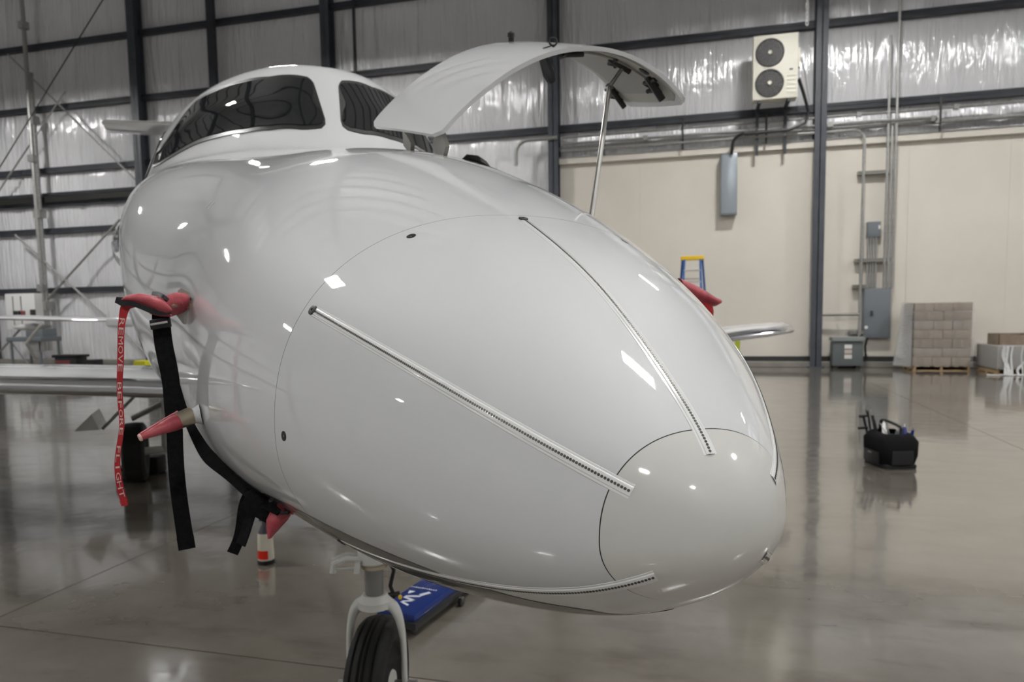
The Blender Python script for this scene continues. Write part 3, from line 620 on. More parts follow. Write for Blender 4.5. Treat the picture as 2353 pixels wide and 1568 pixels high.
g = G(); b = on_door(DQ[1] - .03, 2.16, 0.0); b2 = on_door(DQ[1] - .03, 2.16, 0.02); g.lathe(b, b2 - b, [(.010, 0), (.010, .012), (.013, .014), (.012, .026), (.0001, .032)], 12); make('latch_pin', g, BARM, door)
stay = make('door_stay', G().tube([on_door(DQ[0] + .10, 2.63, -.03), AL(section_at(1400, 200, 1.36)), AL(section_at(1383, 330, 1.24)), AL(section_at(1360, 492, 1.12)), AL(section_at(1345, 600, 1.05))], [.006, .007, .0072, .0072, .007], 10), STEEL, jet)
for (px, py, s_, qx, qy) in ((930, 316, 1.52, 948, 345), (1003, 306, 1.33, 1022, 362)):
    a = AL(section_at(px, py, s_ + .05)); b = AL(section_at(qx, qy, s_)); m_ = (a + b) / 2 + np.array([0, 0, .004])
    g = G(); g.ribbon([a, m_, b], .05 if qx < 1000 else .085, AX, .012); make('hinge_arm', g, PLATE, jet)
Q = patch_rows([(1.26, 104), (1.26, 176)], [(1.72, 104), (1.72, 176)], 24, 9); patch('opening_shade', Q, .0015, DARKIN, jet, .004)  # dark sheet on the uncut skin, stands in for the shade inside the bay
g = G(); pts = [(1058, 372), (1075, 364), (1095, 368), (1112, 376), (1128, 386)]; g.tube([AL(section_at(x, y + 3, 1.45)) for x, y in pts], [.006, .016, .018, .014, .004], 8); make('door_seal', g, BPLAST, jet)
# pitot mast on the near left flank and its plate
th_p = math.radians(15); base = skin(1.225, th_p); nn = skin_n(1.225, th_p)
Q = patch_rows([(1.19, 11.0), (1.19, 21.5)], [(1.245, 12.0), (1.245, 22.5)], 6, 4)
g = G(); pl = [AL(section_at(x, y, 1.2)) for x, y in ((413, 668), (421, 663), (436, 672), (438, 680), (428, 745), (424, 745), (407, 722), (408, 715))]
off = (AL(nn) - ORG) * .004; n_ = len(pl); g.add([p_ for p_ in pl] + [p_ + off for p_ in pl], [tuple(range(n_))[::-1], tuple(range(n_, 2 * n_))] + [(i, (i + 1) % n_, n_ + (i + 1) % n_, n_ + i) for i in range(n_)])
make('mast_plate', g, PLATE, jet, smooth=False)
make('pitot_mast', G().tube([AL(section_at(438, 702, 1.215)), AL(section_at(414, 700, 1.19)), AL(section_at(395, 702, 1.15)), AL(section_at(372, 704, 1.11))], [.014, .010, .006, .004], 10), BRASS, jet)
# lower probe
a, b, c = AL(section_at(462, 952, .985)), AL(section_at(437, 957, .985)), AL(section_at(404, 970, .96))
make('probe_base', G().tube([a, a * .5 + b * .5, b], [.022, .017, .014], 14), WHITE, jet)
make('probe_collar', G().tube([b, c], [.0185, .0165], 16), BRASS, jet)
make('probe_tube', G().tube([c, AL(section_at(330, 1003, .93))], [.008, .005], 8), STEEL, jet)
# mirrored probe on the far side
make('pitot_mast', G().tube([AL([1.215, -.55, 1.745]), AL(section_at(1590, 676, 1.19)), AL(section_at(1625, 688, 1.17))], [.016, .012, .008], 10), BRASS, jet)
# nose gear, steered off the centreline
SG = 2.08; ng = thing('x', None, None, (0, 0, 0)); bpy.data.objects.remove(ng)
VA = -math.atan2(1, 1)
gc = AL(np.array([SG, 0.0, 0.0])); to_cam = CAM - gc; to_cam[2] = 0; to_cam /= np.linalg.norm(to_cam)
st_ = math.radians(17); cs, sn_ = math.cos(st_), math.sin(st_)
FW = np.array([to_cam[0] * cs + to_cam[1] * sn_, -to_cam[0] * sn_ + to_cam[1] * cs, 0]); SD = np.cross(FW, UP)   # wheel heading and axle direction
TR = .262; hub = gc + UP * TR
g = G(); prof = [(.165, -.062), (.180, -.080), (.205, -.084), (.24, -.074), (.252, -.060), (.254, -.050), (.248, -.046), (.248, -.040), (.258, -.036), (.261, -.018), (.253, -.013), (.253, -.006), (.262, -.002), (.262, .002), (.253, .006), (.253, .013), (.261, .018), (.258, .036), (.248, .040), (.248, .046), (.254, .050), (.252, .060), (.24, .074), (.205, .084), (.180, .080), (.165, .062), (.165, -.062)]
gear = tag(make('nose_gear', G().tube([gc + UP * .745, gc + UP * .80], .045, 20), WHITE2, jet), 'white nose landing gear leg')
prof = [(r_, h_ * .88) for r_, h_ in prof]
tyre = make('tire', g.lathe(hub, SD, prof, 64), RUBBER, gear, angle=50)
g = G()
for sg_ in (1, -1): g.lathe(hub + SD * .042 * sg_, SD * sg_, [(.172, 0), (.172, .014), (.158, .008), (.07, -.01), (.055, .02), (.0001, .03)], 32)
make('wheel_hub', g, WHITE2, gear)
arch = []
for k in range(29):
    a = PI * k / 28; arch.append(hub + SD * (.108 * np.sign(math.cos(a)) * abs(math.cos(a)) ** .55) + UP * (.02 + .315 * abs(math.sin(a)) ** .55))
arch = [hub + SD * .108 - UP * .02] + arch + [hub - SD * .108 - UP * .02]
m_ = len(arch); rr = [.0135 + .020 * math.exp(-((i - (m_ - 1) / 2) / 7.5) ** 2) for i in range(m_)]
make('fork', G().tube(arch, rr, 14, flat=(1, .8)), WHITE2, gear)
make('axle', G().tube([hub - SD * .155, hub + SD * .155], .022, 14), STEEL, gear)
top = gc + UP * .60
make('fork_crown', G().lathe(top - UP * .005, UP, [(.066, -.015), (.066, .012), (.052, .028), (.046, .034)], 20), WHITE2, gear)
make('piston', G().lathe(top + UP * .03, UP, [(.036, 0), (.036, .12)], 24), new_mat('piston_grey', (.25, .25, .24), .3, .5), gear)
make('seal_ring', G().lathe(gc + UP * .735, UP, [(.05, 0), (.05, .012)], 24), BRASS, gear)
g = G().lathe(gc + UP * .75, UP, [(.05, 0), (.06, .01), (.06, .05), (.048, .075), (.04, .30)], 24); make('strut_cylinder', g, WHITE2, gear)
RT = np.cross(to_cam, UP)                     # to the viewer's left when looking at the gear
RT = RT if RT @ (R3[:, 0]) < 0 else -RT
g = G(); c0 = gc + UP * .775
for d_ in (.0, .04): g.tube([c0 + RT * .03 + to_cam * (.03 - d_), c0 + RT * .10 + to_cam * (.035 - d_) + UP * .012, c0 + RT * .148 + to_cam * (.03 - d_) - UP * .005, c0 + RT * .152 + to_cam * (.03 - d_) - UP * .04], .012, 8)
g.tube([c0 + RT * .06 + to_cam * .04, c0 + RT * .063 + to_cam * .04 - UP * .045], .012, 8); g.tube([c0 + RT * .148 + to_cam * .03 - UP * .025, c0 + RT * .055 + to_cam * .035 - UP * .028], .006, 6)
make('torque_link', g, WHITE2, gear)
make('placard', G().box((-.022, -.001, -.006), (.022, .001, .006)).xf(lambda p: gc + UP * .845 + to_cam * .05 + RT * (p[0] + .012) + UP * p[2] + to_cam * p[1]), new_mat('faded_red', (.5, .28, .28), .6), gear, smooth=False)
make('brake_line', G().tube([c0 - RT * .05, c0 - RT * .075 - UP * .06, c0 - RT * .06 - UP * .12, c0 - RT * .075 - UP * .17], .008, 8), BPLAST, gear)
make('tie_down', G().tube([gc + UP * .617 - RT * .05, gc + UP * .62 - RT * .095], .010, 8), BARM, gear)
make('valve_cap', G().lathe(gc + UP * .615 - RT * .095 + to_cam * .02, to_cam, [(.008, 0), (.008, .01), (.0001, .013)], 10), YEL, gear)
# wings
def wing(sgn):
    st_y = np.r_[.6, 1.0, 1.3, 2.1, 3.2, 4.6, 5.9, 6.45, 6.65] * 1.0
    A = []; B = []
    for y in st_y:
        u = (y - .6) / 6.75; le = 5.93 + .30 * u * 3 * .9 + (.25 * max(0, 1 - (y - .6) / .9)) * -1; c = 2.35 - 1.45 * u; th = (.46 - .18 * u) * (1 if y < 6.5 else .55); z = 1.06 + .060 * (y - .6)
        if y > 6.3: le += (y - 6.3) * 1.0; c -= (y - 6.3) * 1.2
        row = []
        for k in range(41):
            a = 2 * PI * k / 40; x = .5 * (1 - math.cos(a)); t_ = 2.6 * (.2969 * math.sqrt(x) - .126 * x - .3516 * x * x + .2843 * x ** 3 - .1015 * x ** 4) * th
            row.append((le + x * c, sgn * y, z + (t_ if k <= 20 else -t_ * .75) + .07 * x))
        A.append(row)
    A = np.array(A); nm = 'left' if sgn > 0 else 'right'
    g = G().grid(AL(A[:, :])); w_ = make('wing', g, WHITE, jet, angle=50)
    idx = [36, 37, 38, 39, 40, 1, 2, 3, 4]; LEs = A[:, idx].copy(); LEs[..., 0] -= .004; cdir = np.array([-1, 0, 0]); LEs[:, :4, 2] -= .003; LEs[:, 5:, 2] += .003
    make('leading_edge', G().grid(AL(LEs)), CHROME, w_, angle=50)
    # wing tip light
    tp = AL([A[-1, 0, 0] + .25, sgn * 6.66, A[-1, 0, 2]]); make('tip_light', G().lathe(tp, LT * sgn, [(.09, 0), (.08, .04), (.05, .08), (.0001, .10)], 16), CHROME, w_)
    fair = G(); n1 = 16; rws = []
    for i in range(14):
        u = i / 13; s_ = 5.15 + u * 2.6; r_ = .17 * math.sin(PI * min(1, u * 1.05) ** .6 + .02); r_ = max(.01, r_)
        rws.append([(s_, sgn * (.60 + (.10 + r_ * .75) * math.cos(a)), 1.30 + (r_ + .06) * 1.0 * math.sin(a)) for a in np.linspace(0, 2 * PI, n1, endpoint=False)])
    make('root_fairing', G().grid(AL(np.array(rws)), cv=True), WHITE, jet, angle=60)
    for dz, ds in ((.10, 0), (.03, .05), (-.04, .02)): make('landing_light', G().lathe(AL([5.30 + ds, sgn * .80, 1.33 + dz]), -AX + LT * sgn * .6, [(.045, 0), (.04, .012), (.0001, .02)], 14), CHROME, w_)
    return w_
wl = wing(1); wr = wing(-1)
make('static_wick', G().tube([AL([6.6, 4.2, 1.15]), AL([6.5, 4.2, 1.1])], .01, 5), STEEL, wl)
# main gear (near side)
def main_gear(sgn):
    s0, y0 = 7.70, sgn * 1.41; c = AL([s0, y0, 0]); r = .31; hub = c + UP * r
    mg = make('main_gear', G().tube([AL([s0 + .05, y0 - sgn * .30, .28]), AL([s0 + .05, y0 - sgn * .33, .75]), AL([s0, y0 - sgn * .36, 1.1])], [.06, .085, .09], 14), WHITE2, jet); tag(mg, 'white main landing gear leg')
    make('tire', G().lathe(hub, LT, [(.16, -.085), (.2, -.105), (.27, -.105), (.305, -.08), (.31, 0), (.305, .08), (.27, .105), (.2, .105), (.16, .085), (.16, -.085)], 40), RUBBER, mg, angle=50)
    make('wheel_hub', G().lathe(hub - LT * .07, LT, [(.155, 0), (.155, .14), (.1, .13), (.05, .16)], 24), GALV, mg)
    make('axle', G().tube([hub, AL([s0 + .05, y0 - sgn * .32, r])], .04, 10), WHITE2, mg)
    make('side_link', G().tube([AL([s0, y0 + sgn * .02, .66]), AL([s0 + .05, y0 - sgn * .7, 1.0])], .03, 8), STEEL, mg)
    g = G(); q = [AL([s0 - .25, y0 + sgn * v, z]) for v, z in ((.50, .60), (.34, .76), (.28, .60))]; g.add(q + [p_ + AX * .5 for p_ in q], [(0, 1, 2), (5, 4, 3), (0, 3, 4, 1), (1, 4, 5, 2), (2, 5, 3, 0)]); make('gear_door', g, PLATE, mg, smooth=False)
    make('door_link', G().tube([AL([s0 - .2, y0 + sgn * .26, .60]), AL([s0 - .2, y0 - sgn * .06, .93])], .018, 6), STEEL, mg)
main_gear(1); main_gear(-1)
# tail: fin, high stabiliser, engines
g = G()
def foil(le, c, th, z, y, ax):
    row = []
    for k in range(25):
        a = 2 * PI * k / 24; x = .5 * (1 - math.cos(a)); t_ = 2.6 * (.2969 * math.sqrt(x) - .126 * x - .3516 * x * x + .2843 * x ** 3 - .1015 * x ** 4) * th * (1 if k <= 12 else -1)
        row.append((le + x * c, y + (t_ if ax == 'y' else 0), z + (t_ if ax == 'z' else 0)))
    return row
make('fin', G().grid(AL(np.array([foil(10.6, 3.2, .16, 2.3, 0, 'y'), foil(12.6, 1.9, .12, 4.95, 0, 'y')]))), WHITE, jet, angle=50)
make('stabilizer', G().grid(AL(np.array([foil(13.3, .9, .08, 5.0, -2.35, 'z'), foil(12.9, 1.4, .12, 5.0, 0, 'z'), foil(13.3, .9, .08, 5.0, 2.20, 'z'), foil(13.45, .6, .02, 5.0, 2.26, 'z')]))), WHITE, jet, angle=50)
for sgn in (1, -1):
    c = AL([8.45, sgn * 1.24, 2.52]); e = make('engine', G().lathe(c, AX, [(.27, .1), (.30, .0), (.34, .02), (.40, .25), (.43, .9), (.40, 1.6), (.28, 2.3), (.2, 2.5)], 32), WHITE, jet)
    make('inlet_lip', G().lathe(c, AX, [(.27, .12), (.28, .02), (.305, -.015), (.34, .012), (.365, .10)], 32), CHROME, e); make('fan', G().lathe(c + AX * .15, -AX, [(.28, 0), (.1, .02), (.0001, .12)], 24), BARM, e)

# ------------------------------------------------------------------ red covers, straps and streamer hanging on the jet
RV = R3[:, 0]; FWv = R3[:, 2]
def sec(px, py, s): return AL(section_at(px, py, s))
def smooth_path(P, n=40):
    P = np.array(P, float); t = np.linspace(0, 1, len(P)); tt = np.linspace(0, 1, n); M = [cubic_coef(t, P[:, j]) for j in range(P.shape[1])]
    return np.stack([cubic(t, P[:, j], M[j], tt) for j in range(P.shape[1])], 1)
t = thing('pitot_cover', 'crumpled red vinyl pitot cover on the mast at the left flank of the jet', 'cover', sec(350, 725, 1.1))
def flat_body(rows, n=16):       # rows: centre, half-width vec, half-thickness vec
    A = []
    for c, u, v in rows: A.append([c + math.cos(a) * u + math.sin(a) * v * (1 + .15 * math.sin(3 * a)) for a in np.linspace(0, 2 * PI, n, endpoint=False)])
    return np.array(A)
V3 = lambda x: np.array(x, float)
up_t = UP
rows = []
for px, py, s, wv, tv in ((278, 690, 1.03, .006, .004), (290, 686, 1.03, .018, .010), (315, 686, 1.04, .026, .016), (345, 694, 1.05, .030, .020), (372, 706, 1.05, .026, .018), (388, 714, 1.05, .014, .010), (395, 715, 1.05, .003, .003)):
    rows.append((sec(px, py, s), AX * wv, (up_t * .8 + RV * .5) * tv * .9))
make('upper_flap', G().grid(flat_body(rows), cv=True), RED, t, angle=70)
rows = []
for px, py, s, wv, tv in ((436, 696, 1.21, .020, .018), (424, 694, 1.2, .024, .026), (400, 696, 1.17, .026, .030), (378, 704, 1.12, .03, .030), (350, 700, 1.10, .024, .020), (320, 694, 1.08, .012, .010)):
    rows.append((sec(px, py, s), AX * wv, (up_t * 1.0 + RV * .15) * tv * .86))
make('sleeve', G().grid(flat_body(rows), cv=True), RED, t, angle=70)
rows = []
for px, py, s, wv, tv in ((352, 706, 1.07, .015, .010), (372, 722, 1.08, .018, .014), (385, 728, 1.08, .014, .008)):
    rows.append((sec(px, py, s), AX * wv, RV * tv * 1.6))
make('lower_fold', G().grid(flat_body(rows), cv=True), RED, t, angle=70)
g = G(); P_ = smooth_path([sec(x, y, s) for x, y, s in ((270, 689, 1.03), (285, 697, 1.02), (310, 700, 1.02), (345, 714, 1.03), (372, 719, 1.04), (392, 716, 1.05))], 24); g.ribbon(P_, .010, RV * .2 + UP, .004); make('black_binding', g, BPLAST, t)
g = G(); P_ = smooth_path([sec(x, y, s) for x, y, s in ((350, 675, 1.1), (366, 677, 1.09), (378, 684, 1.08), (386, 691, 1.08))], 12); g.ribbon(P_, .008, UP + AX * .5, .004); make('edge_binding', g, BPLAST, t)
make('hook_tab', G().ribbon([sec(266, 689, 1.03), sec(282, 694, 1.03), sec(300, 697, 1.03)], [.012, .018, .012], UP, .006), BPLAST, t)
# streamer with its lettering
rib = thing('warning_streamer', 'long twisted red streamer with white lettering hanging from the left pitot cover', 'ribbon', sec(287, 1158, 1.03))
RP = [(312, 697, 20), (297, 699, 18), (287, 709, 16), (281, 735, 12.5), (278, 770, 11.5), (277, 830, 11.5), (275, 880, 11), (277, 930, 11), (280, 975, 10), (276, 1010, 9.5), (271, 1045, 9), (270, 1075, 9), (274, 1110, 9), (281, 1140, 10), (287, 1158, 10)]
CP = smooth_path([sec(x, y, 1.03) for x, y, w_ in RP], 90); dist = np.linalg.norm(CP - CAM, axis=1)
wd = np.interp(np.linspace(0, 1, 90), np.linspace(0, 1, len(RP)), [w_ for *_, w_ in RP]) * 1.55 / FP
side = []
for i in range(90):
    u = i / 89; a = .5 + .35 * math.sin(u * 9) * (u > .35); side.append(RV * math.cos(a) + FWv * math.sin(a))
side = np.array(side); wid = wd / np.abs(side @ RV)
rb = make('ribbon_band', G().ribbon(CP, wid, side, .0012), REDRIB, rib, angle=60)
make('stitched_end', G().ribbon([CP[-4], CP[-1] + UP * -.004], [.016, .013], RV, .004), REDRIB, rib)
L_ = np.r_[0, np.cumsum(np.linalg.norm(np.diff(CP, axis=0), axis=1))]; txt = 'REMOVE BEFORE FLIGHT'; u0, u1 = L_[18], L_[84]; step = (u1 - u0) / len(txt); g = G()
for k, chh in enumerate(txt):
    if chh == ' ': continue
    V, F = text_mesh(chh, 1.0, 0.0)
    V = np.array(V); wx = max(V[:, 0].max() - V[:, 0].min(), .42); cx_ = (V[:, 0].max() + V[:, 0].min()) / 2; out = []
    for v in V:
        u = u0 + (k + .5) * step + (v[0] - cx_) / wx * step * .86; c = np.array([np.interp(u, L_, CP[:, j]) for j in range(3)]); sd = np.array([np.interp(u, L_, side[:, j]) for j in range(3)]); sd /= np.linalg.norm(sd)
        T_ = np.array([np.interp(u + .004, L_, CP[:, j]) for j in range(3)]) - c; T_ /= np.linalg.norm(T_) + 1e-9; sd = sd - T_ * (sd @ T_); sd /= np.linalg.norm(sd); nn = np.cross(T_, sd); nn = nn if nn @ (CAM - c) > 0 else -nn
        w_ = np.interp(u, L_, wid); out.append(c + sd * (v[1] - .36) * w_ * .98 + nn * .0012)
    g.add(out, F)
tag(make('lettering', g, PINKW, rb, smooth=False), kind='stuff')
# black webbing
stp = thing('webbing_strap', 'long black webbing strap hanging straight down from the left pitot cover', 'strap', sec(430, 1262, 1.1))
SP = [(368, 718, 27), (371, 745, 30), (376, 790, 30), (386, 840, 30), (394, 890, 29), (397, 940, 28), (401, 980, 27), (403, 1040, 27), (408, 1110, 27), (417, 1180, 27), (430, 1262, 28)]
CP2 = smooth_path([sec(x, y, 1.09) for x, y, w_ in SP], 60); w2 = np.interp(np.linspace(0, 1, 60), np.linspace(0, 1, len(SP)), [w_ for *_, w_ in SP]) * 1.83 / FP
sd2 = np.array([RV * math.cos(.35 + .1 * math.sin(i * .12)) + FWv * .34 for i in range(60)])
make('web', G().ribbon(CP2, w2 / .93, sd2, .003), BLACK, stp, angle=60)
c = sec(371, 744, 1.085); g = G(); ex = RV * .99 + UP * .17; ex /= np.linalg.norm(ex); ey = np.cross(FWv, ex); 
g.box((-.022, -.004, -.011), (.022, .004, .011), .003).xf(lambda p: c + ex * p[0] + FWv * (p[1] - .004) + ey * p[2]); bk = make('buckle', g, BPLAST, stp)
g = G().box((-.018, -.002, -.0022), (.018, .002, .0022), .001).xf(lambda p: c + ex * p[0] + FWv * (p[1] - .0105) + ey * p[2]); make('buckle_bar', g, WHITEP, bk)
make('hem', G().ribbon([CP2[-3], CP2[-1]], w2[-1] * 1.1, sd2[-1], .006), BLACK, stp)
st2 = thing('belly_strap', 'black webbing strap running from the pitot cover under the belly of the nose', 'strap', sec(600, 1170, .9))
SP = [(392, 800, 1.10), (400, 860, 1.10), (414, 915, 1.09), (430, 962, 1.07), (455, 1012, 1.03), (482, 1052, 1.0), (520, 1082, .96), (556, 1112, .92), (590, 1140, .88), (622, 1158, .84), (650, 1172, .8)]
CP3 = smooth_path([sec(x, y, s) for x, y, s in SP], 60); make('web', G().ribbon(CP3, np.interp(np.linspace(0, 1, 60), [0, .3, .5, .8, 1], [.012, .016, .028, .030, .03]), np.array([RV * .6 + UP * .55 + FWv * .5] * 60), .003), BLACK, st2, angle=60)
for k, pts in enumerate(([(578, 1125, .9), (562, 1160, .9), (556, 1200, .9), (548, 1240, .9), (534, 1272, .9)], [(598, 1138, .88), (578, 1178, .88), (566, 1215, .88), (553, 1252, .88)])):
    P_ = smooth_path([sec(*p_) for p_ in pts], 20); make('loose_tail', G().ribbon(P_, .022 if k == 0 else .024, RV * .9 + FWv * (.35 if k == 0 else -.4), .003), BLACK, st2, angle=60)
make('knot', G().box((-.035, -.012, -.022), (.035, .012, .022), .006).xf(lambda p: sec(600, 1165, .86) + (RV * .85 - UP * .5) * p[0] + FWv * p[1] + (UP * .85 + RV * .5) * p[2]), BLACK, st2)
make('side_release_clip', G().box((-.020, -.008, -.011), (.020, .008, .011), .004).xf(lambda p: sec(622, 1170, .85) + (-RV * .45 + UP * -.85) * p[0] + FWv * p[1] + (RV * .85 - UP * .45) * p[2]), BPLAST, st2)
# lower cone cover
t = thing('probe_cover', 'slim red cone cover on the lower probe, pointing left', 'cover', sec(370, 990, .96))
a, b = sec(409, 968, .957), sec(322, 1006, .93); d_ = b - a
make('cone', G().tube([a, a + d_ * .12, a + d_ * .5, a + d_ * .9, b], [.0205, .0205, .0145, .0085, .007], 14, flat=(1, .8)), RED, t, angle=50)
make('end_cap', G().tube([b - d_ * .02, b + d_ * .03], [.0082, .0065], 12), noise_mat('pale_tip', (.7, .45, .4), (.75, .55, .5), 30), t)
make('seam', G().tube([a + UP * .02, a + d_ * .5 + UP * .0145, b + UP * .008], .0013, 5), noise_mat('faded_vinyl', (.65, .2, .22), (.7, .28, .3), 20), t)
# chin covers
t = thing('chin_cover', 'red vinyl cover hanging at the chin of the nose beside the black strap', 'cover', sec(630, 1235, .82))
rows = [(sec(652, 1166, .82), RV * .010 + UP * .004, FWv * .008), (sec(647, 1176, .82), RV * .022, FWv * .012), (sec(637, 1195, .82), RV * .021, FWv * .016), (sec(628, 1215, .82), RV * .013, FWv * .012), (sec(619, 1238, .82), RV * .003, FWv * .004)]
make('tongue', G().grid(flat_body(rows), cv=True), RED, t, angle=70)
rows = [(sec(640, 1160, .80), UP * .004, FWv * .008), (sec(655, 1168, .80), UP * .007, FWv * .014), (sec(668, 1176, .80), UP * .006, FWv * .010), (sec(676, 1181, .80), UP * .002, FWv * .004)]
make('cuff', G().grid(flat_body(rows), cv=True), RED, t, angle=70)
make('buckle', G().box((-.008, -.006, -.004), (.008, .006, .004), .002).xf(lambda p: sec(655, 1178, .79) + RV * p[0] + FWv * p[1] + UP * p[2]), BPLAST, t)
# far side pitot cover
t = thing('pitot_cover', 'dark red pitot cover showing behind the right edge of the nose', 'cover', AL([1.1, -.86, 1.66]))
rows = [(sec(1560, 655, 1.17), UP * .02, AX * .02), (sec(1590, 672, 1.17), UP * .026, AX * .025), (sec(1620, 686, 1.17), UP * .022, AX * .025), (sec(1642, 694, 1.17), UP * .014, AX * .02), (sec(1654, 693, 1.17), UP * .007, AX * .01)]
make('sleeve', G().grid(flat_body(rows), cv=True), RED, t, angle=70)
rows = [(sec(1600, 690, 1.18), RV * .045, AX * .02), (sec(1612, 715, 1.18), RV * .035, AX * .02), (sec(1618, 745, 1.18), RV * .026, AX * .012), (sec(1620, 790, 1.18), RV * .02, AX * .01)]
make('lower_fold', G().grid(flat_body(rows), cv=True), REDRIB, t, angle=70)
t = tag(make('pin_streamer', G().ribbon([AL([8.0, -6.53, 1.34]), AL([8.0, -6.53, 1.2]), AL([7.99, -6.52, .98])], [.06, .08, .05], RV, .01), LIMEG), 'small yellow-green streamer hanging under the far wing', 'ribbon')

# ------------------------------------------------------------------ things on the floor
t = thing('spray_bottle', 'white bottle with a red label and black base standing under the nose', 'bottle', floor_at(612, 1300))
c = floor_at(612, 1294); z = UP; g = G().lathe(c, z, [(.052, 0), (.056, .01), (.055, .03), (.050, .20), (.048, .215)], 28); make('body', g, BOTW, t)
make('base', G().lathe(c, z, [(.055, 0), (.058, .005), (.0575, .028), (.05, .032)], 28), BPLAST, t)
th0 = math.atan2(-(c - CAM)[1], -(c - CAM)[0]); LB = []
for zz in (.040, .10): LB.append([c + np.array([math.cos(a), math.sin(a), 0]) * (.0565 - zz * .022) + z * zz for a in np.linspace(th0 - 1.35, th0 + .25, 14)])
make('label', G().grid(LB), REDP, t)
make('shoulder', G().lathe(c, z, [(.047, .215), (.03, .255), (.018, .275), (.018, .295)], 24), new_mat('smoke_cap', (.05, .045, .055), .4), t)
make('trigger_head', G().box((-.035, -.014, .295), (.02, .014, .325), .005).xf(lambda p: c + RV * p[0] + FWv * p[1] + UP * p[2]), BPLAST, t)
# creeper behind the nose wheel
t = thing('mechanic_creeper', 'blue padded mechanic creeper on castors behind the nose wheel', 'creeper', floor_at(960, 1400))
q = [floor_at(886, 1386, .12), floor_at(952, 1417, .12), floor_at(1046, 1348, .12)]; ex = q[2] - q[1]; le_ = np.linalg.norm(ex); ex /= le_; ey = (q[0] - q[1]); ey -= ex * (ey @ ex); wy = np.linalg.norm(ey) * 1.0; ey /= np.linalg.norm(ey); pass
def cr(p): return q[1] + ex * p[0] + ey * p[1] + UP * (p[2] - .12)
Lc = .98
make('pad', G().box((0, 0, .075), (Lc, wy, .125), .02).xf(cr), CREEP, t, angle=50)
make('headrest', G().box((.70, .06, .12), (Lc - .03, wy - .06, .150), .014).xf(cr), CREEP, t, angle=50)
make('frame', G().box((-.012, -.012, .045), (Lc + .012, wy + .012, .085), .008).xf(cr), BPLAST, t)
for x_, y_ in ((.04, .03), (.04, wy - .03), (Lc - .52, -.03), (Lc - .04, .03), (Lc - .04, wy - .03)):
    cs_ = make('caster', G().box((x_ - .012, y_ - .012, .03), (x_ + .012, y_ + .012, .055)).xf(cr), STEEL, t, smooth=False); make('caster_wheel', G().lathe(cr((x_, y_ - .012, .028)), cr((0, 1, 0)) - cr((0, 0, 0)), [(.02, 0), (.028, .003), (.028, .021), (.02, .024)], 16), BPLAST, cs_)
g = G()
for d0, v0, v1, sl in ((0, .0, .035, .012), (.03, .035, 0, .012), (.055, 0, .045, .014), (.09, .045, .0, .014)):
    g.add([(.09 + d0 * 1.1 + q_[0], .10 + q_[1] * 1.9, .1265) for q_ in ((0, v0), (sl * 1.5, v0), (sl * 1.5 + .03, v1), (.03, v1))], [(0, 1, 2, 3)])
g.add([(.235, .10, .1265), (.29, .07, .1265), (.305, .09, .1265), (.25, .125, .1265)], [(0, 1, 2, 3)]); g.add([(.235, .19, .1265), (.28, .165, .1265), (.28, .205, .1265)], [(0, 1, 2)])
for k in range(12): 
    x0 = .33 + .012 * math.sin(k * .0); yk = .06 + k * .0145; hh = .010 + .004 * (k % 3 == 0); g.add([(x0, yk, .1265), (x0 + hh, yk, .1265), (x0 + hh, yk + .009, .1265), (x0, yk + .009, .1265)], [(0, 1, 2, 3)])
tag(make('printed_logo', g.xf(cr), INK, t, smooth=False), kind='stuff')
# chocks at the main wheel
t = thing('wheel_chock', 'round black rubber chock with a pale bore outboard of the main wheel', 'chock', floor_at(266, 1112))
c = floor_at(266, 1110) + UP * .085; make('body', G().lathe(c - FWv * 0 + np.array([0, .12, 0]), (CAM - c) * np.array([1, 1, 0]), [(.03, 0), (.085, .01), (.085, .12), (.075, .14), (.03, .142), (.03, .02)], 20), RUBBER, t)
make('rope_eye', G().lathe(c + RV * .075, (CAM - c) * np.array([1, 1, 0]), [(.035, 0), (.035, .03), (.02, .035), (.02, 0)], 14), GALV, t)
t = thing('wheel_chock', 'square black chock block inboard of the main wheel', 'chock', floor_at(356, 1086))
c = floor_at(352, 1088); make('body', G().box((-.09, -.1, 0), (.10, .12, .2), .03).xf(lambda p: c + RV * p[0] + np.array([-RV[1], RV[0], 0]) * p[1] + UP * p[2]), RUBBER, t)
make('rope', G().tube([c - RV * .08 + UP * .1, c - RV * .2 + UP * .02, floor_at(290, 1108) + UP * .02], .012, 6), BLACK, t)
# tool bag
t = thing('tool_bag', 'open black tool bag full of tools alone on the floor at the right', 'bag', floor_at(2050, 1072))
b0 = floor_at(1997, 1053); b1 = floor_at(2035, 1080); b2 = floor_at(2110, 1082)
bx_ = (b2 - b1); bl = np.linalg.norm(bx_); bx_ /= bl; by_ = np.array([-bx_[1], bx_[0], 0]); 
ang = math.radians(12); bx_ = np.array([math.cos(ang) * bx_[0] - math.sin(ang) * bx_[1], math.sin(ang) * bx_[0] + math.cos(ang) * bx_[1], 0]); by_ = np.array([-bx_[1], bx_[0], 0])
def bg(p): return b1 + bx_ * p[0] + by_ * p[1] + UP * (p[2] + (.045 if p[2] > .23 else 0))
Wb, Db, Hb = .33, .46, .30
A = []
for z_, ox, oy in ((0, .02, .02), (.03, .0, .0), (.14, -.03, -.025), (.24, -.035, -.025), (.30, .0, .02), (.32, .03, .05)):
    ring_ = []
    for k in range(32):
        a = 2 * PI * k / 32; cxx = math.copysign(abs(math.cos(a)) ** .35, math.cos(a)); syy = math.copysign(abs(math.sin(a)) ** .35, math.sin(a))
        ring_.append(bg((Wb / 2 + (Wb / 2 - ox) * cxx, Db / 2 + (Db / 2 - oy) * syy, z_)))
    A.append(ring_)
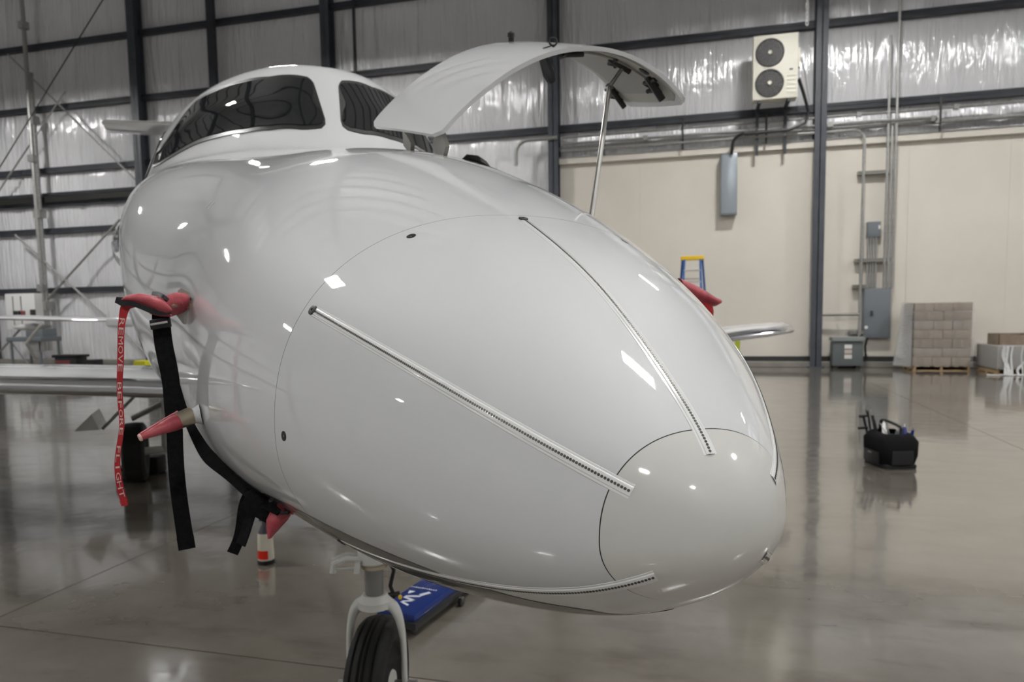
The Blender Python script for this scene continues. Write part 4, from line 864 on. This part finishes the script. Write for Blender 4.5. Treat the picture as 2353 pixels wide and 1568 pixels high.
g = G().grid(A, cv=True); g.f.append(tuple(range(32))[::-1]); g.m.append(0); body = make('bag_body', g, new_mat('bag_nylon', (.006, .006, .007), .8, 0, 0, .15), t, angle=50)
make('base_pan', G().box((.0, .0, 0), (Wb, Db, .05), .015).xf(bg), BPLAST, t)
make('lining', G().box((.03, .04, .25), (Wb - .03, Db - .04, .262), .004).xf(bg), SEAMM, t)
make('front_pocket', G().box((.05, -.03, .05), (Wb - .05, .0, .20), .012).xf(bg), BPLAST, t); make('side_pocket', G().box((-.05, .08, .04), (-.015, Db - .08, .17), .012).xf(bg), BPLAST, t)
make('pocket_tag', G().box((-.056, .20, .14), (-.05, .27, .155)).xf(bg), GALV, t, smooth=False)
hp = [bg(p_) for p_ in ((Wb / 2, .03, .25), (Wb / 2 + .01, .05, .36), (Wb / 2 + .01, .10, .40), (Wb / 2 + .01, .38, .42), (Wb / 2, .44, .37), (Wb / 2, .47, .25))]
make('handle', G().tube(smooth_path(hp, 30), .016, 8), BPLAST, t)
for k, (x_, y_, z_, dx, dy, dz, m_, r_) in enumerate(((.08, .35, .24, -.03, .05, .20, BPLAST, .02), (.05, .42, .24, -.04, .0, .24, BPLAST, .012), (.12, .28, .24, .04, .08, .12, WHITEP, .022), (.14, .20, .24, -.05, .06, .10, WHITEP, .016), (.26, .12, .24, .02, .05, .10, NAVY, .024), (.30, .08, .24, .01, -.02, .09, NAVY, .018), (.22, .22, .24, .03, .0, .08, GALV, .02), (.28, .20, .24, .02, .02, .07, REDP, .014), (.18, .10, .24, .0, .03, .07, GREYBOX, .022), (.10, .12, .24, -.03, .0, .10, ALU, .012))):
    lab = ['dark grip of a tool standing at the back corner of the tool bag', 'slim black tool sticking up highest from the tool bag', 'white bundled cable lying across the top of the tool bag', 'white handled tool leaning to the left in the tool bag', 'larger dark blue screwdriver grip in the tool bag', 'small dark blue grip near the right front of the tool bag', 'pale grey tube in the middle of the tool bag', 'small red tool tip in front of the blue grips in the bag', 'grey grip at the near edge of the tool bag', 'thin bright metal shaft at the left edge of the tool bag'][k]
    a = bg((x_, y_, z_ + .03)); b = bg((x_ + dx, y_ + dy, z_ + dz + .03)); tt = thing('hand_tool', lab, 'tool', a, group=None); g = G().tube([a, a * .6 + b * .4, b], [r_ * .8, r_, r_ * .75], 10); make('grip', g, m_, tt)
    make('shank', G().tube([b, b + (b - a) * .35], r_ * .3, 6), STEEL if k != 2 else WHITEP, tt)
a = bg((.03, .46, .26)); tt = thing('clamp_tool', 'black ratchet clamp standing up at the far left end of the tool bag', 'tool', a)
make('bar', G().tube([a, a + UP * .20 - RV * .05], .014, 6), BPLAST, tt); make('jaw', G().tube([a + UP * .19 - RV * .09, a + UP * .20, a + UP * .26 - RV * .01], .018, 6), BPLAST, tt); make('lower_jaw', G().tube([a + UP * .06 - RV * .10, a + UP * .07], .018, 6), BPLAST, tt)
# step ladder behind the nose
LY = 20.8; zt_ = 3.18; t = thing('step_ladder', 'tall blue step ladder with a yellow top standing by the cream wall', 'ladder', (-.29, LY, 0))
make('top_cap', G().box((-.60, LY - .16, zt_ - .11), (.02, LY + .18, zt_), .015), YEL, t)
def rail(x0, x1, y0, y1, nm='side_rail', m=BLUE): a, b = np.array([x0, y0, zt_ - .1]), np.array([x1, y1, 0.0]); g = G(); g.ribbon([a, b], .075, (0, 1, 0) if nm == 'side_rail' else (0, 1, 0), .03); g.ribbon([a + np.array([0, -.035, 0]), b + np.array([0, -.035, 0])], .06, (1, 0, 0), .012); make(nm, g, m, t, smooth=False)
for sx in (-1, 1):
    rail(-.29 + sx * .21, -.29 + sx * .33, LY - .12, LY - .95); rail(-.29 + sx * .27, -.29 + sx * .52, LY + .14, LY + .9, 'rear_rail')
for k in range(9):
    u = (k + 1) / 10; z_ = (zt_ - .1) * (1 - u); hw = .21 + .12 * u; y_ = LY - .12 - .83 * u; make('step', G().box((-.29 - hw, y_ - .05, z_ - .015), (-.29 + hw, y_ + .05, z_ + .015)), ALU, t, smooth=False)
for k in range(5):
    u = (k + 1) / 6; z_ = (zt_ - .1) * (1 - u); hw = .27 + .25 * u; y_ = LY + .14 + .76 * u; make('rear_brace', G().tube([(-.29 - hw, y_, z_), (-.29 + hw, y_, z_)], .014, 6), ALU, t)
make('spreader', G().tube([(-.52, LY - .35, 2.3), (-.58, LY + .35, 2.3)], .012, 5), ALU, t); make('spreader', G().tube([(-.06, LY - .35, 2.3), (0.0, LY + .35, 2.3)], .012, 5), ALU, t)
# wrapped carton stack on its pallet
def pallet(name, label, x0, x1, y0, y1):
    t = thing(name, label, 'pallet', ((x0 + x1) / 2, (y0 + y1) / 2, 0)); n = 6
    for k in range(n): xx = x0 + (x1 - x0) * (k + .5) / n; make('deck_board', G().box((xx - .055, y0, .115), (xx + .055, y1, .135)), WOOD, t, smooth=False)
    for k in range(3):
        xx = x0 + .045 + (x1 - x0 - .09) * k / 2; make('stringer', G().box((xx - .022, y0, .02), (xx + .022, y1, .115)), WOOD, t, smooth=False)
    for k in range(3): yy = y0 + .06 + (y1 - y0 - .12) * k / 2; make('base_board', G().box((x0, yy - .05, 0), (x1, yy + .05, .02)), WOOD, t, smooth=False)
PX0, PX1, PY0, PY1 = 5.37, 6.72, 20.95, 22.05; HS = 1.80
pallet('pallet', 'wooden pallet under the tall stack of wrapped cartons', PX0, PX1, PY0, PY1)
CARDS = [CARD, noise_mat('cardboard_dark', (.18, .14, .10), (.23, .18, .13), 4, (.75, .9)), noise_mat('cardboard_grey', (.22, .18, .14), (.27, .225, .18), 4, (.7, .85))]
nr = 7; hz = (HS - .14) / nr; src = None
for r in range(nr):
    nx = 3 if r % 2 == 0 else 2; wx_ = (PX1 - PX0) / nx
    for i in range(nx):
        for j in range(2):
            x0 = PX0 + i * wx_; y0 = PY0 + j * (PY1 - PY0) / 2; z0 = .136 + r * hz; tt = thing('carton', 'brown cardboard carton in the tall film-wrapped stack by the wall', 'box', (x0 + wx_ / 2, y0 + .27, z0), group='cartons in the tall wrapped stack')
            e = .006 + .005 * ((i * 5 + r * 3) % 3) / 2; make('box_body', G().box((x0 + e, y0 + e, z0), (x0 + wx_ - e, y0 + (PY1 - PY0) / 2 - e, z0 + hz - .012), .006), CARDS[(i * 3 + r * 2 + j) % 3], tt); make('tape', G().box((x0 + e + wx_ / 2 - .03, y0 + e - .002, z0 + .02), (x0 + e + wx_ / 2 + .02, y0 + e, z0 + hz - .03)), CARDS[(i + r + 1) % 3], tt, smooth=False)
def film_box(name, label, x0, x1, y0, y1, z0, z1, mat, top=True, seed=3):
    rnd = random.Random(seed); A = []; n = 44; per = []
    for k in range(n):
        u = k / n * 4; i = int(u); f = u - i; cs_ = [(x0, y0), (x1, y0), (x1, y1), (x0, y1)]; a, b = cs_[i], cs_[(i + 1) % 4]; per.append((a[0] + (b[0] - a[0]) * f, a[1] + (b[1] - a[1]) * f))
    for zz in np.linspace(z0, z1, 14): A.append([(x + rnd.uniform(-.008, .008), y + rnd.uniform(-.008, .004), zz) for x, y in per])
    g = G().grid(A, cv=True)
    o = make(name, g, mat, angle=80); return tag(o, label, 'film')
film_box('stretch_wrap', 'clear stretch film wound round the tall carton stack', PX0 - .03, PX1 + .03, PY0 - .03, PY1 + .02, .12, HS + .01, FILM)
A = []; 
for i, zz in enumerate(np.linspace(.10, HS, 12)): A.append([(PX0 - .05 - (.20 * (1 - i / 11)) * math.sin(PI * min(1, j / 6.)) * .6 - .22 * (1 - i / 11) * (j > 2) * .8, PY0 - .0 + j * .18, zz) for j in range(7)])
tag(make('loose_wrap', G().grid(A), FILM2, angle=80), 'loose white film billowing off the left side of the carton stack', 'film')
# low gaylord box, half open, in torn film
LXa, LXb, LYa, LYb = 6.95, 8.75, 19.9, 21.3
pallet('pallet', 'pallet under the low film-wrapped load at the right edge', 6.95, 8.7, 19.95, 21.25)
t = thing('load_tray', 'low grey load in torn white film at the right edge', 'box', (7.8, 20.6, .136)); make('side', G().box((LXa, LYa, .136), (LXb, LYb, .70), .01), new_mat('grey_card', (.27, .255, .235), .8), t)
for k, (xa, xb) in enumerate(((7.12, 7.86), (7.88, 8.52))):
    t = thing('carton', ['left one of the two open brown cartons on the low load', 'right one of the two open brown cartons on the low load'][k], 'box', ((xa + xb) / 2, 20.9, .70)); z0, z1 = .70, .98; ya, yb = 20.35, 21.1
    for lo, hi in (((xa, ya, z0), (xb, ya + .012, z1 - .03)), ((xa, yb - .012, z0), (xb, yb, z1)), ((xa, ya, z0), (xa + .012, yb, z1)), ((xb - .012, ya, z0), (xb, yb, z1)), ((xa, ya, z0), (xb, yb, z0 + .01))): make('panel', G().box(lo, hi), CARD, t, smooth=False)
    make('packing_tape', G().box((xb - .10, ya - .003, z0), (xb - .03, ya, z1 - .03)), SEAMM, t, smooth=False)
film_box('stretch_wrap', 'wrinkled clear film round the low load at the right edge', LXa - .03, LXb + .03, LYa - .03, LYb + .02, .15, .74, FILM, seed=5)
rnd = random.Random(4); t = thing('torn_film', 'torn white film strands trailing to the floor in front of the low load', 'film', (7.2, 19.7, 0))
for k, (xa, xb, w_) in enumerate(((7.16, 7.06, .07), (7.26, 7.20, .05), (7.62, 7.34, .06), (7.10, 7.12, .10), (7.48, 7.42, .03))):
    P_ = smooth_path([(xa, LYa - .03, .72), (xa - .02 + rnd.uniform(-.03, .03), LYa - .06, .45), (xb + .02, LYa - .12, .18), (xb, LYa - .22, .015)], 16); make('strand', G().ribbon(P_, w_, (1, .3, 0), .006), FILM2, t, angle=70)
A = [[(6.62 + i * .09, LYa - .36 + j * .06 + .02 * math.sin(i * 2.1), .012 + .03 * abs(math.sin(i * 1.3 + j)) * (0 < j < 4)) for j in range(5)] for i in range(16)]
make('floor_sheet', G().grid(A), FILM2, t, angle=80)
# far left: another airplane's wing, white cabinet, bench, cart
t = thing('parked_airplane', 'white high wing of another airplane parked at the far left', 'airplane', (-17.0, 16.0, 0))
def wp(px, py, Y=15.5): return wall_at(px, py, Y)
a, b = wp(-120, 730), wp(248, 737); g = G(); rows = []
for u in (0, .25, .5, .75, .97, 1.0):
    c = a * (1 - u) + b * u; k_ = 1 if u < .97 else .8; rows.append([c + np.array([0, .9 * (1 - math.cos(v)) * k_, .095 * math.sin(v) * (1.2 if v < PI else .8) * k_ * (1 - .5 * (1 - math.cos(v)) / 2)]) for v in np.linspace(0, 2 * PI, 24, endpoint=False)])
make('wing', g.grid(rows, cv=True), WHITE, t, angle=60)
c = wp(262, 741); make('wing_tip', G().box((-.28, 0, -.12), (.9, 1.5, .12), .06).xf(lambda p: c + p), WHITE, t, angle=60)
c = wp(54, 752); make('flap_fairing', G().lathe(c, (0, 1, 0), [(.02, -.3), (.08, -.1), (.10, .3), (.02, .9)], 14), WHITE, t)
make('wing_strut', G().tube([wp(95, 745), wp(60, 790, 15.8), AL([9, 6, .3]) * 0 + np.array([wp(30, 860)[0], 16.2, .6])], .04, 8), WHITE2, t); make('body', G().tube([wp(-420, 800, 13.5), wp(-300, 760, 15.5), wp(-200, 760, 18)], [.3, .6, .5], 20), WHITE, t)
make('main_wheel', G().lathe(np.array([wp(-330, 800, 15)[0], 15.2, .25]), (1, 0, 0), [(.1, -.08), (.25, -.07), (.25, .07), (.1, .08)], 20), RUBBER, t); make('gear_leg', G().tube([np.array([wp(-330, 800, 15)[0], 15.2, .25]), wp(-300, 775, 15.5)], .04, 8), WHITE2, t)
t = thing('tool_cabinet', 'white wall cabinet above the grey bench at the far left wall', 'cabinet', (wall_at(58, 720, 21.8)[0], 21.8, 1.3))
p0, p1 = wall_at(22, 676, 21.7), wall_at(93, 730, 21.7); cb = make('carcass', G().box((p0[0], 21.5, 1.35), (p1[0], 22.2, p0[2]), .02), WHITEP, t)
for k in range(2): xx = p0[0] + (p1[0] - p0[0]) * (.27 + .27 * k); make('door_gap', G().box((xx - .02, 21.48, 1.5), (xx + .02, 21.5, p0[2] - .1)), GALV, t, smooth=False)
for k, (x_, z_, w_) in enumerate(((34, 722, .12), (43, 722, .10), (52, 722, .16), (75, 719, .2))): 
    c = wall_at(x_, z_, 21.45); make('supply_item', G().box((c[0] - w_ / 2, 21.42, c[2] - .12), (c[0] + w_ / 2, 21.5, c[2] + .12), .02), ACD if k != 2 else new_mat('maroon', (.2, .05, .05), .5), t)  # supplies built as parts fixed to the cabinet front
t = thing('work_bench', 'grey work bench with crossed legs at the far left wall', 'bench', (wall_at(60, 780, 20.5)[0], 20.6, 0)); p0, p1 = wall_at(12, 766, 20.3), wall_at(92, 776, 20.3)
make('bench_top', G().box((p0[0], 20.3, .92), (p1[0], 21.2, 1.08), .03), GREYBOX, t); make('bench_panel', G().box((p0[0] + 1.0, 20.35, .55), (p1[0], 20.45, .92)), new_mat('bench_panel_grey', (.25, .25, .24), .5), t, smooth=False)
make('bench_box', G().box((p0[0] + .7, 20.5, 1.08), (p1[0] - .1, 21.1, 1.38), .02), GREYBOX, t)
for x_ in (p0[0] + .15, p1[0] - .1): make('leg', G().box((x_ - .03, 20.35, 0), (x_ + .03, 20.41, .92)), GREYBOX, t, smooth=False); make('leg', G().box((x_ - .03, 21.1, 0), (x_ + .03, 21.16, .92)), GREYBOX, t, smooth=False)
make('brace', G().tube([(p0[0] + .15, 20.38, .9), (p0[0] + .9, 20.38, .02)], .03, 6), GREYBOX, t)
t = thing('tow_cart', 'low black tow cart with a red engine near the left wall', 'cart', (wall_at(175, 825, 17)[0], 17, 0)); p0, p1 = wall_at(120, 830, 17), wall_at(225, 830, 17); xm = (p0[0] + p1[0]) / 2
make('chassis', G().box((p0[0], 16.8, .14), (p1[0] - .1, 17.3, .24), .02), BPLAST, t); make('engine_box', G().box((p0[0] + .25, 16.85, .24), (xm + .2, 17.25, .60), .03), ACD, t); make('engine_cover', G().box((p0[0] + .3, 16.82, .30), (xm, 16.86, .5), .01), new_mat('maroon_metal', (.25, .07, .07), .4), t)
make('tank', G().box((p0[0] + .2, 16.8, .58), (xm + .25, 17.3, .66), .02), BPLAST, t); make('tow_head', G().box((p1[0] - .28, 16.85, .1), (p1[0], 17.2, .52), .03), BPLAST, t); make('tow_arm', G().tube([(xm, 17, .3), (p1[0] - .2, 17, .3)], .05, 8), BPLAST, t)
for x_ in (p0[0] + .2, xm + .1, p1[0] - .15): make('cart_wheel', G().lathe((x_, 16.75, .13), (0, 1, 0), [(.05, 0), (.13, .01), (.13, .09), (.05, .1)], 18), RUBBER, t)
c = wall_at(325, 833, 18); t = tag(make('yellow_block', G().box((c[0] - .22, 17.9, 0), (c[0] + .22, 18.2, .42), .05), new_mat('block_yellow', (.62, .60, .02), .5)), 'yellow block on the floor beyond the wing root', 'block')

# every datablock name ends up plain; nothing else to do
for o in bpy.data.objects:
    if o.type == 'MESH' and o.parent is None and 'label' not in o and 'kind' not in o: print('UNLABELLED', o.name)
